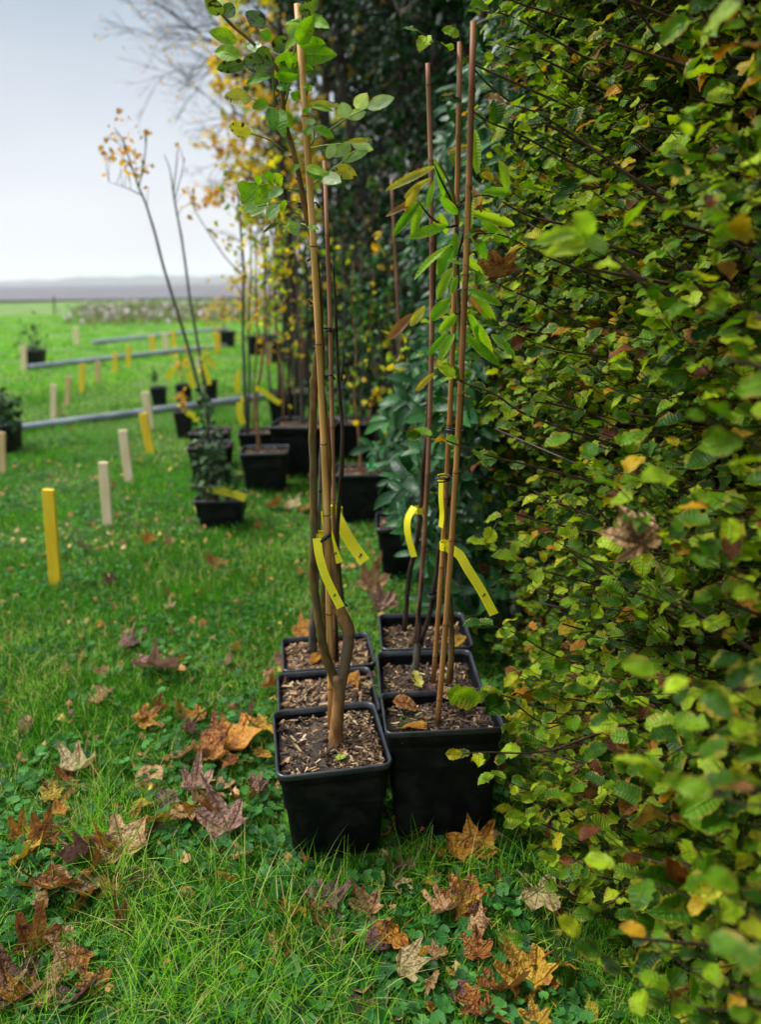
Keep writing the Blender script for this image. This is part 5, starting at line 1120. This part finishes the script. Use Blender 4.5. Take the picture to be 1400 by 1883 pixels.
# ------------------------------------------------------------------ fallen leaves
MP = []
for s in range(9):
    V, F, U, A = maple_tmpl(s, crumple=.045+.012*(s % 4), cup=.12+.08*(s % 3)); MP.append(new_mesh('fallen_leaf', V, F, attrs={'rnd': A}, uv=U))
OV = []
for s in range(3):
    V, F, U = leaf_tmpl(.34, 8, 4, .3+.2*s, .3, .03, 0, .8, s+90); V = V-[0, .5, 0]; OV.append(new_mesh('fallen_leaf', V, F, attrs={'rnd': (np.abs(U[:, 0]-.5) < .05).astype(float)}, uv=U))
for me in MP+OV: me.materials.append(None)
def fallen(P, size, colr, rot, tilt, label, group=None, oval=False, seed=0, name='fallen_leaf', rotm=None, cat='leaf'):
    ms = OV if oval else MP; me = ms[seed % len(ms)]
    o = bpy.data.objects.new(name, me); scene.collection.objects.link(o)
    o.material_slots[0].link = 'OBJECT'; o.material_slots[0].material = DEAD[colr]
    o.scale = (size, size, size); o.rotation_euler = (tilt[0], tilt[1], rot); o.location = Vector([float(c) for c in P])
    return tag(o, label, cat, group)
FL = [(440,1365,112,'orange','large orange maple leaf topping the heap left of the front pot'),(475,1345,66,'gold','golden leaf at the right tip of the heap beside the front pot'),(402,1392,90,'rust','rusty leaf under the orange one in the heap left of the front pot'),
(340,1402,62,'tan','tan leaf half sunk in grass at the left end of the heap'),(275,1447,74,'tan','long tan leaf edge-on left of the yellow oval leaf'),(362,1455,70,'pinkish brown','pinkish-brown leaf just above the curled purple leaf'),(385,1478,66,'tan','tan leaf crossing the pinkish-brown one below the heap'),
(312,1482,62,'purplish','curled purplish leaf touching the yellow oval leaf'),(268,1487,44,'yellow','bright yellow oval leaf lying flat beside the curled purplish leaf'),(343,1515,84,'tan','tan fan-shaped leaf in the middle of the diagonal drift'),(418,1517,96,'pinkish brown','big pinkish-brown leaf at the right end of the diagonal drift'),
(287,1532,52,'yellow','small yellow leaf between the tan fan leaf and the large tan leaf'),(478,1455,52,'pale','pale leaf alone just left of the front pot'),(150,1425,74,'pale','pale tan leaf on open grass left of the drift, beside a rusty one'),(118,1452,62,'rust','rusty leaf tucked beneath the pale tan leaf at left'),
(100,1482,48,'yellow','yellow leaf standing on edge below the pale tan leaf'),(58,1588,88,'gold','golden-brown leaf at the far left of the lower drift'),(88,1562,66,'rust','rusty upright leaf behind the golden-brown one at far left'),(228,1578,112,'tan','large pale brown leaf peaked like a tent in the lower drift'),
(196,1588,66,'orange','orange leaf leaning on the tent-like brown leaf'),(148,1606,84,'purplish','dark purplish leaf between the golden-brown and the orange leaf'),(325,1586,42,'yellow','lone yellow leaf right of the lower drift'),(108,1652,94,'rust','rusty leaf in the lower drift beneath the purplish one'),
(168,1652,76,'pinkish brown','pinkish-brown leaf amid the lower drift'),(215,1650,74,'rust','rusty curled leaf at the right side of the lower drift'),(268,1632,66,'dark brown','blackish curled leaf to the right of the lower drift'),(70,1742,94,'rust','rusty folded leaf in the bottom left corner area'),
(112,1745,76,'tan','tan crumpled leaf right of the rusty folded one'),(22,1832,132,'dark brown','large dark brown leaf in the bottom left corner'),(100,1832,56,'tan','small tan leaf near the large dark corner leaf'),(182,1822,66,'rust','rusty leaf at the bottom, right of the small tan leaf'),
(140,1855,78,'purplish','purplish leaf at the bottom edge beside the corner leaf'),(335,1717,36,'orange','small round orange leaf alone in dark green grass'),(537,1678,66,'gold','golden-brown leaf below the left corner of the front pot'),(602,1655,96,'purplish','curled silvery-purple leaf below the front pot'),
(582,1700,76,'rust','rusty-brown leaf beneath the silvery-purple curled one'),(530,1716,56,'red','bright red oval leaf below the front pot'),(507,1757,66,'tan','tan crumpled leaf below the red leaf'),(622,1736,44,'pale','small pale leaf right of the red leaf'),(692,1730,66,'purplish','purplish leaf in grass below the gap between pots'),
(752,1778,72,'pale','pale yellowish dead leaf half covered by grass, bottom centre'),(706,1628,46,'greenish yellow','greenish-yellow leaf lying between ivy leaves below the pots'),(740,1626,44,'pale','small peach leaf touching the greenish-yellow leaf'),(870,1556,100,'orange','big orange-tan leaf propped against the front right pot'),
(760,1527,56,'rust','brown pointed leaf leaning at the foot of the front right pot'),(848,1640,104,'rust','brown leaf with lifted lobes below the front right pot'),(858,1665,66,'gold','golden leaf on top of the brown one below the right pot'),(880,1722,74,'tan','tan drooping leaf under the golden one, lower centre right'),
(965,1786,124,'gold','large golden-yellow maple leaf at the lower right by the hedge'),(918,1826,100,'rust','dark rusty leaf beneath the large golden-yellow leaf'),(905,1868,70,'orange','orange leaf cut by the bottom edge'),(985,1872,66,'gold','golden leaf cut by the bottom edge near the hedge'),
(1005,1655,104,'pale','pale wrinkled leaf beneath the hedge twigs'),(1045,1645,66,'dark brown','dark leaf next to the pale wrinkled leaf under the hedge'),(742,1590,36,'dark brown','small round dark leaf between the two front pots'),(285,1240,96,'pinkish brown','large pinkish leaf lying flat alone on mid lawn'),
(190,1247,34,'tan','small tan leaf left of the large flat pinkish leaf'),(240,1188,52,'purplish','purplish leaf behind the large flat pinkish leaf'),(432,1198,26,'yellow','small yellow leaf halfway between pinkish leaf and pots'),(290,1312,44,'rust','rusty leaf in a small cluster left of the pots'),
(272,1332,66,'orange','orange pointed leaf in the small cluster left of the pots'),(182,1300,44,'tan','tan leaf with dark shadow left of the small cluster'),(327,1315,46,'yellow','yellow curled leaf right of the orange pointed leaf'),(364,1322,52,'orange','orange leaf nearest the second left pot, on the grass'),
(275,995,28,'orange','small orange leaf standing up on the middle lawn'),(310,1002,26,'tan','small tan leaf beside the small upright orange leaf'),(396,1040,54,'rust','rusty leaf clump below the squat pot with evergreen shrub'),(155,1010,24,'purplish','small greyish-purple leaf behind the near yellow stake'),
(685,1088,66,'tan','tan maple leaf standing up behind the left row of pots'),(702,1120,66,'pinkish brown','pinkish leaf in front of the upright tan maple leaf'),(537,930,40,'pale','pale yellow star-shaped leaf behind the tan cane'),(505,932,34,'rust','rusty leaf left of the pale yellow star-shaped leaf'),
(565,937,34,'rust','brown leaf right of the pale yellow star-shaped leaf'),(498,1265,44,'rust','rusty leaf against the left side of the second left pot'),(560,1175,50,'orange','orange leaf just behind the rearmost left pot'),(200,1068,34,'purplish','dark purplish leaf right of the near yellow stake'),
(120,1245,24,'tan','tiny tan leaf far left on the middle lawn'),(42,1158,26,'yellow','tiny golden leaf at the left edge of the middle lawn'),(185,1158,24,'orange','tiny orange leaf on the middle lawn, left'),(1030,1690,60,'rust','rusty leaf partly under hedge, lower right'),(660,1660,40,'rust','small rusty leaf straight below the front pot, centre')]
for i, (px, py, w, c, lab) in enumerate(FL):
    rgf = np.random.default_rng(900+i); P = at(px, py+w*.06); d = math.hypot(P[1], CAM_H); size = w/1400*(P[1]*.957+CAM_H*.29)*1.0
    st = 'stand' in lab or 'upright' in lab or 'propped' in lab or 'leaning' in lab or 'tent' in lab
    tl = (rgf.uniform(.3, .65), rgf.normal(0, .3)) if st else (rgf.normal(.12, .22), rgf.normal(0, .25))
    P[2] = float(gz(P[0], P[1]))+.024+size*(.22 if st else .04)+.0*d
    fallen(P, size, c, rgf.uniform(0, 6.28) if not st else rgf.normal(0, .4), tl, lab, 'fallen leaves on the grass', oval=('oval' in lab or 'round' in lab), seed=i)
# smaller scattered leaves
rg = np.random.default_rng(77)
bands = [('near', 1.0, 2.3, 90, (.03, .07)), ('middle', 1.9, 5, 74, (.025, .065)), ('far', 5, 9, 20, (.04, .08))]
cols_ = ['tan', 'rust', 'orange', 'pinkish brown', 'purplish', 'yellow', 'dark brown', 'pale']
for nm, y0, y1, n, sr in bands:
    for k in range(n):
        y = rg.uniform(y0, y1)
        if nm == 'near':
            px_ = rg.choice([rg.normal(250, 170), rg.normal(800, 160)]) ; py_ = rg.uniform(1300, 1880); P = at(px_, py_)
        else: P = np.array([rg.uniform(-.45*y, .12 if y < 4 else -.05*y), y, 0])
        if any(abs(P[0]-cx) < h+.03 and abs(P[1]-cy) < h+.03 for cx, cy, h in POT_BOXES): continue
        P[2] = float(gz(P[0], P[1]))+rg.uniform(.012, .035); c = cols_[rg.choice(8, p=[.24, .24, .20, .10, .06, .07, .05, .04])]
        fallen(P, rg.uniform(*sr), c, rg.uniform(0, 6.28), (rg.normal(0, .35), rg.normal(0, .35)), f'small {c} leaf among others strewn over the {nm} lawn', f'small {c} leaves strewn over the {nm} lawn', oval=rg.random() < .3, seed=int(rg.integers(0, 99)))
# the drift of leaves running from the bottom left corner up to the front pot
rg = np.random.default_rng(123)
dr = [('lower left corner', (-10, 1870), (230, 1640), 12, 95), ('lower left drift', (30, 1640), (290, 1560), 9, 45), ('diagonal drift', (290, 1540), (500, 1440), 8, 40), ('heap beside the front pot', (330, 1420), (490, 1350), 6, 40), ('grass below the pots', (520, 1750), (960, 1640), 10, 70)]
for nm, a, b, n, sp in dr:
    for k in range(n):
        t = rg.random(); P = at(a[0]+(b[0]-a[0])*t+rg.normal(0, sp*.6), a[1]+(b[1]-a[1])*t+rg.normal(0, sp*.7)); c = ['tan', 'rust', 'orange', 'pinkish brown', 'dark brown', 'gold'][rg.choice(6, p=[.27, .25, .16, .14, .10, .08])]
        if any(abs(P[0]-cx) < h+.04 and abs(P[1]-cy) < h+.04 for cx, cy, h in POT_BOXES): continue
        P[2] = float(gz(P[0], P[1]))+rg.uniform(.018, .05)
        fallen(P, rg.uniform(.04, .08), c, rg.uniform(0, 6.28), (rg.normal(.05, .3), rg.normal(0, .3)), f'{c} crumpled leaf packed among others in the {nm}', f'{c} leaves packed in the {nm}', seed=int(rg.integers(0, 99)))
# torn crumbs and fragments of leaves down in the grass
n = 900; y = 1.0+5.5*rg.random(n)**1.2; x = rg.uniform(-.52, .16, n)*(y*.95+.3); mb = MB()
kk = np.ones(n, bool)
for cx, cy, h in POT_BOXES: kk &= ~((abs(x-cx) < h+.02) & (abs(y-cy) < h+.02))
x, y = x[kk], y[kk]; n = len(x)
scatter(mb, leaf_tmpl(.42, 4, 2, .5, .4, .12, .3, .8, 5, lobes=.4), np.stack([x, y, gz(x, y)+rg.uniform(.01, .03, n)], 1), rot_from(rand_dirs(n, rg)*[1, 1, .4], rand_dirs(n, rg)*.7+[0, -.2, 1]), rg.uniform(.012, .032, n), rg.random(n))
o = mb.build('leaf_litter', rnd_mat('leaf_crumbs', [(0, (.10, .04, .02)), (.4, (.36, .15, .05)), (.7, (.52, .26, .08)), (.9, (.62, .40, .18)), (1, (.65, .45, .05))], rough=.5, trans=.15, spec=.25)); tag(o, 'torn brown crumbs of leaves lying down in the lawn', None, kind='stuff')
# leaves resting in the pots
PL = [(830, 1285, 52, 'tan', 1.60, .29, 'peach leaf with orange tip lying in the front right pot', False), (748, 1180+110, 44, 'rust', 1.60, .29, 'brown oval leaf against the back rim of the front right pot', True), (765, 1327, 42, 'orange', 1.54, .285, 'orange-brown oval leaf inside front rim of the front right pot', True),
 (670, 1262, 34, 'pale', 0, .19, 'pale leaf on the chips of the second left pot', False), (650, 1245, 34, 'orange', 0, .19, 'orange leaf on the chips of the second left pot', True), (675, 1238, 30, 'dark brown', 0, .19, 'dark leaf beside the orange one in the second left pot', True), (580, 1208, 26, 'orange', 0, .19, 'small orange leaf in the rearmost left pot', True),
 (842, 1175, 34, 'gold', 0, .255, 'golden leaf in the rearmost right pot', True), (790, 1262, 30, 'purplish', 0, .25, 'purplish curled leaf in the middle right pot', True)]
for i, (px, py, w, c, _, z, lab, ov) in enumerate(PL):
    P = at(px, py, z+.012); size = w/1400*(P[1]*.957+(CAM_H-z)*.29)*1.15; rgf = np.random.default_rng(950+i)
    fallen(P, size, c, rgf.uniform(0, 6), (rgf.normal(.25, .2), rgf.normal(0, .2)), lab, 'leaves lying in the pots', oval=ov, seed=i)
# dead leaves caught in the hedge
HL = [((1165, 975), .99, .10, 'tan', (.95, -.25, .5), 'large crumpled pale brown leaf caught in the beech hedge'), ((915, 485), 1.50, .085, 'rust', (1.25, .3, 2.9), 'rust-brown leaf hanging from a twig right of the canes'), ((1197, 1495), 1.0, .07, 'gold', (1.1, .4, 2.9), 'yellow-brown leaf hanging in the lower hedge'),
 ((1082, 1450), 1.2, .05, 'rust', (1.2, .2, .1), 'small rusty leaf stuck in the hedge beside the yellow-brown one')]
MPK = len(MP)
for s_ in range(3):
    V, F, U, A = maple_tmpl(s_+30, crumple=.09, cup=.05, roll=-.25-.2*s_); me = new_mesh('dead_leaf', V, F, attrs={'rnd': A}, uv=U); me.materials.append(None); MP.append(me)
for i, (p, Yd, s, c, rt, lab) in enumerate(HL):
    o = fallen(atd(*p, Yd), s, c, rt[2], rt[:2], lab, None, seed=MPK+i % 3, name='dead_leaf')

# thin mist over the field
V, F = box_vf((0, 1500, 60-1.5), (5200, 3240, 120)); V[:, 2] = np.where(V[:, 2] > 0, 75.0, -2.0)
HAZE = True
if HAZE:
    me = new_mesh('haze', V, F, smooth=False)
    m = bpy.data.materials.new('mist'); m.use_nodes = True; m.node_tree.nodes.clear()
    pv = m.node_tree.nodes.new('ShaderNodeVolumePrincipled'); pv.inputs['Color'].default_value = (.97, .98, 1, 1); pv.inputs['Density'].default_value = .00035
    oo = m.node_tree.nodes.new('ShaderNodeOutputMaterial'); m.node_tree.links.new(pv.outputs[0], oo.inputs['Volume'])
    o = link('haze', me, m); o['kind'] = 'stuff'; o['label'] = 'thin rain mist over the distant field'
